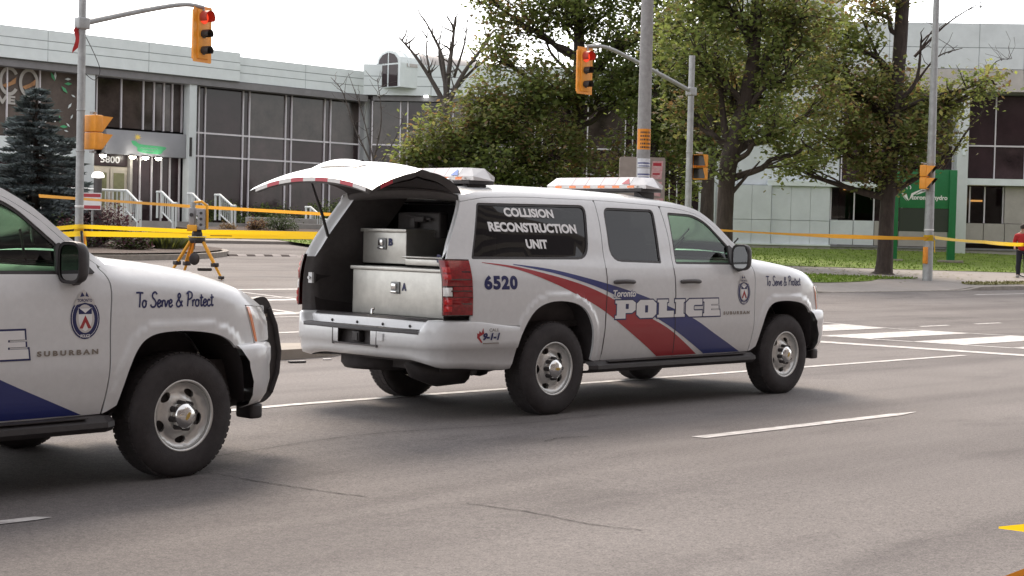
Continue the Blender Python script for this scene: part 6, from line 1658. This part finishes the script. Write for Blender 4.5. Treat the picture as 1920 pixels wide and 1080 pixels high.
# blue spruce: tiers of drooping boughs with needle sprays
def spruce(base, h, r, label):
    rnd = random.Random(71); t = tag(empty('spruce_tree', base), label, 'tree')
    tb = MB(); tb.tube([(0, 0, 0), (0, 0, h*.5), (0, 0, h)], [.16, .10, .02], 8)
    cb = MB(); z = .25
    while z < h-.05:
        f = 1-z/h; rad = r*(.10+.90*f**.85); nb_ = max(5, int(7+11*f))
        for k in range(nb_):
            a = rnd.uniform(0, 6.283); rl = rad*rnd.uniform(.72, 1.08); d = Vector((math.cos(a), math.sin(a), 0)); sd_ = Vector((-d.y, d.x, 0))
            tip = Vector((0, 0, z))+d*rl+Vector((0, 0, -.10*rl+.06*rnd.uniform(-1, 1))); p0 = Vector((0, 0, z+.05))
            tb.tube([p0, p0.lerp(tip, .5)+Vector((0, 0, -.05)), tip], [.022, .014, .006], 4, caps=False)
            n = int(34+110*rl/r)
            for j in range(n):
                u = rnd.uniform(.2, 1.04); q = p0.lerp(tip, u)+Vector((0, 0, -.06*math.sin(3.1*u)+.02)); wd = .20*rl*(1-u*.55)
                q += sd_*rnd.uniform(-1, 1)*wd+Vector((0, 0, rnd.uniform(-.03, .04)))
                dirv = (d*.8+sd_*rnd.uniform(-1, 1)+Vector((0, 0, rnd.uniform(-.1, .5)))).normalized(); s = rnd.uniform(.13, .22); w = dirv.cross(Vector((0, 0, 1))).normalized()*.03
                up3 = Vector((0, 0, .03))
                mi = 0 if rnd.random() < .72 else 1
                cb.add([q-w, q+w, q+dirv*s], [(0, 1, 2)], mi); cb.add([q-up3, q+up3, q+dirv*s], [(0, 1, 2)], mi)
        z += .17
    tb.build('trunk', 'bark', t, fix=False); cb.build('crown', ['needle', 'needle_dark'], t, fix=False)
spruce((12.45, 30.2, H(12.45, 30.2)+.25), 4.05, 2.1, 'blue grey spruce at the left edge before the office windows')

# shrubs
def shrub(loc, rad, label, mts, seed, n=60, size=.09, cat='shrub', group='shrubs by the driveway'):
    rnd = random.Random(seed); t = tag(empty('shrub', loc), label, cat, group); b = MB(); s = MB()
    for k in range(n):
        while True:
            d = Vector((rnd.uniform(-1, 1), rnd.uniform(-1, 1), rnd.uniform(0, 1)))
            if .45 < d.length < 1: break
        c = Vector((d.x*rad[0], d.y*rad[1], d.z*rad[2])); leaves(b, rnd, c, min(rad)*.45, 26, size, list(range(len(mts))), 1)
        if k % 4 == 0: s.tube([(0, 0, 0), tuple(c*.5+Vector((0, 0, .05))), tuple(c)], [.02, .014, .005], 4, caps=False)
    b.build('foliage', mts, t, fix=False); s.build('stems', 'bark', t, fix=False)
    return t
shrub((13.35, 28.3, bed_z(13.35, 28.3)+.1), (.95, .8, 1.08), 'rounded purple leaved shrub behind the taped pole', ['leaf_purple'], 1, 110)
shrub((12.0, 27.6, bed_z(12.0, 27.6)), (.7, .7, .72), 'low dark purple shrub under the spruce, left of the taped pole', ['leaf_purple', 'leaf_shrub'], 2, 60)
shrub((13.2, 26.6, bed_z(13.2, 26.6)-.05), (.6, .5, .55), 'dark low shrub at the foot of the taped pole', ['leaf_shrub', 'leaf_purple'], 3, 45)
shrub((24.95, 37.1, 1.45), (.42, .40, .48), 'small reddish brown shrub beside the round green one', ['leaf_rust', 'leaf_purple'], 4, 45, .07)
shrub((26.2, 37.3, 1.45), (.72, .6, .62), 'clipped round dark green shrub behind the low wall', ['leaf_shrub'], 5, 80, .06)
shrub((23.9, 37.4, 1.42), (.34, .3, .30), 'tiny red shrub at the foot of the white railing', ['leaf_rust'], 6, 22, .06)
shrub((26.4, 38.8, 1.50), (.4, .35, .42), 'silvery pale shrub in the bed behind the far tape', ['leaf_silver'], 7, 26, .08)
for k, (x, y, rx, rz_) in enumerate(((29.2, 45.2, 1.4, 1.0), (31.8, 45.0, 1.6, .95), (34.4, 44.8, 1.6, 1.15), (37.0, 44.4, 1.7, 1.25), (33.2, 42.4, 1.5, .9), (35.8, 41.6, 1.5, 1.0))):
    shrub((x, y, 1.65), (rx, .6, rz_), ['broad evergreen shrub below the glazing, nearest the white column', 'second evergreen shrub below the glazing from the white column', 'third evergreen shrub below the glazing from the white column', 'evergreen shrub below the glazing nearest the building corner', 'evergreen shrub in front of the corner hedge, farther left', 'evergreen shrub in front of the corner hedge, farther right'][k], ['leaf_shrub', 'leaf_green'], 20+k, 70, .11, group='evergreens below the glazing')
# planting bed with mulch and grassy tufts
bed = catmull([(9.0, 24.6), (11.3, 24.4), (14.0, 25.2), (16.2, 26.8), (17.0, 28.4), (16.0, 30.0), (12, 32), (7, 31.5), (5.5, 27)], 5, True)
tag(drape('planting_bed', bed, 'mulch', .17, .8), kind='structure')
kb = [p for p in bed[::-1]]
tag(kerb('kerb', kb+[kb[0]], .18, .13, 'kerb_concrete'), kind='structure')
def tuft(loc, r, h, label, seed, mt='leaf_silver'):
    rnd = random.Random(seed); b = MB()
    for k in range(420):
        a = rnd.uniform(0, 6.28); q = r*math.sqrt(rnd.random())*.6; p = Vector((q*math.cos(a), q*math.sin(a), 0)); d = Vector((math.cos(a)*rnd.uniform(0, .8), math.sin(a)*rnd.uniform(0, .8), 1)).normalized()*h*rnd.uniform(.5, 1.1)
        w = Vector((-math.sin(a), math.cos(a), 0))*.016; b.add([p-w, p+w, p+d*.6+w*.7+Vector((0, 0, .02)), p+d+Vector((math.cos(a), math.sin(a), -.3))*.1*h], [(0, 1, 2), (0, 2, 3)], rnd.choice((0, 0, 1)))
    t = tag(b.build('grass_tuft', [mt, 'leaf_light'], loc=loc, fix=False), label, 'plant', 'tufts in the planting bed')
tuft((14.0, 27.4, bed_z(14, 27.4)+.05), .5, .52, 'grassy tuft right of the taped pole, leftmost in the bed', 1, 'leaf_green')
tuft((14.7, 27.2, bed_z(14.7, 27.2)+.05), .6, .50, 'tall silvery grassy tuft in the middle of the bed', 2)
tuft((15.3, 27.6, bed_z(15.3, 27.6)+.05), .5, .42, 'grassy tuft nearest the survey tripod', 3, 'leaf_light')
# ================================================================ cargo boxes and the second vehicle
def chest(name, loc, d, label, letter, latch=True, lip=.03):
    t = tag(empty(name, loc), label, 'storage box', 'metal boxes in the cargo bay')
    b = MB(); b.box((d[0]/2, 0, d[2]/2), d, bev=.008); b.build('body', 'aluminium', t)
    b = MB(); b.box((d[0]/2-.004, 0, d[2]+.012), (d[0]+.03, d[1]+.03, lip), bev=.006); b.build('lid', 'aluminium', t)
    if latch:
        l = empty('latch', (-.004, .02, d[2]*.62), parent=t)
        b = MB(); b.prism(rp([(-.05, -.05), (.05, -.05), (.05, .05), (-.05, .05)], .01), -.008, .0, 'YZ'); b.build('latch_plate', 'galvanised', l)
        b = MB(); b.box((-.018, 0, .01), (.02, .055, .05), bev=.004); b.box((-.02, 0, -.035), (.015, .07, .018), bev=.003); b.build('latch_handle', 'chrome', l)
    V, F = fit_text(letter, -.028, 0, .028, .065, bold=.06)
    b = MB(); yy = -.085 if latch else -.16; b.add([(-.004, yy-x, d[2]*.56+z) for x, z in V], F); b.build('box_letter', 'decal_navy', t, fix=False)
    return t
A_ = chest('storage_chest', (-.93, -.05, .792), (.75, 1.15, .375), 'large aluminium chest marked A across the cargo floor', 'A')
B_ = chest('storage_chest', (-.72, .37, 1.215), (.5, .56, .27), 'smaller aluminium chest marked B stacked on the large chest', 'B')
D_ = chest('storage_chest', (-.90, -.36, 1.215), (.45, .52, .055), 'flat shallow aluminium case marked D on the right side', 'D', latch=False, lip=.014)
tag(MB().box((-.35, .30, 1.55), (.10, .54, .22), bev=.02).box((-.44, .22, 1.60), (.06, .12, .05), bev=.01).box((-.45, .30, 1.57), (.05, .07, .09), bev=.01).tube([(-.43, .40, 1.63), (-.43, .10, 1.60)], .014, 6).build('equipment_case', 'plastic_grey'), 'dark equipment case with metal fittings above the B chest', 'case')
near = copy_tree(suv, None, skip=('gas_strut',))
near.location = (-7.456, -.929, -.06); near.rotation_euler = (0, 0, .063)
near['label'] = 'white police utility vehicle with black push bar, cut off by the left edge'
near['category'] = 'police car'; near['group'] = 'police vehicles'
for ch in near.children:
    if ch.name.split('.')[0] == 'liftgate': ch.rotation_euler = (0, 0, 0)
pb = empty('push_bumper', parent=near)
for s in (-1, 1):
    P = catmull([(4.28, 1.04), (4.34, 1.075), (4.42, 1.06), (4.49, .92), (4.545, .70), (4.53, .55), (4.48, .41), (4.39, .35), (4.30, .37), (4.335, .52), (4.345, .72), (4.31, .90)], 4, True)
    b = MB(); b.prism(P, s*.40-.022, s*.40+.022); u_ = b.build('upright', 'plastic', pb)
    b = MB(); b.tube([P0 for P0 in [(4.43, s*.425, 1.0), (4.49, s*.425, .88), (4.53, s*.425, .70), (4.515, s*.425, .55), (4.46, s*.425, .42)]], .02, 6); b.build('rubber_edge', 'rubber', u_)
    for z in (.90, .95):
        b = MB(); b.box((4.40, s*.424, z), (.035, .004, .022)); b.build('maker_plate', 'decal_grey', u_)
for z in (.98, .74, .46):
    b = MB(); b.tube([(4.43 if z != .46 else 4.42, -.38, z), (4.43 if z != .46 else 4.42, .38, z)], .035, 10); b.build('cross_bar', 'plastic', pb)
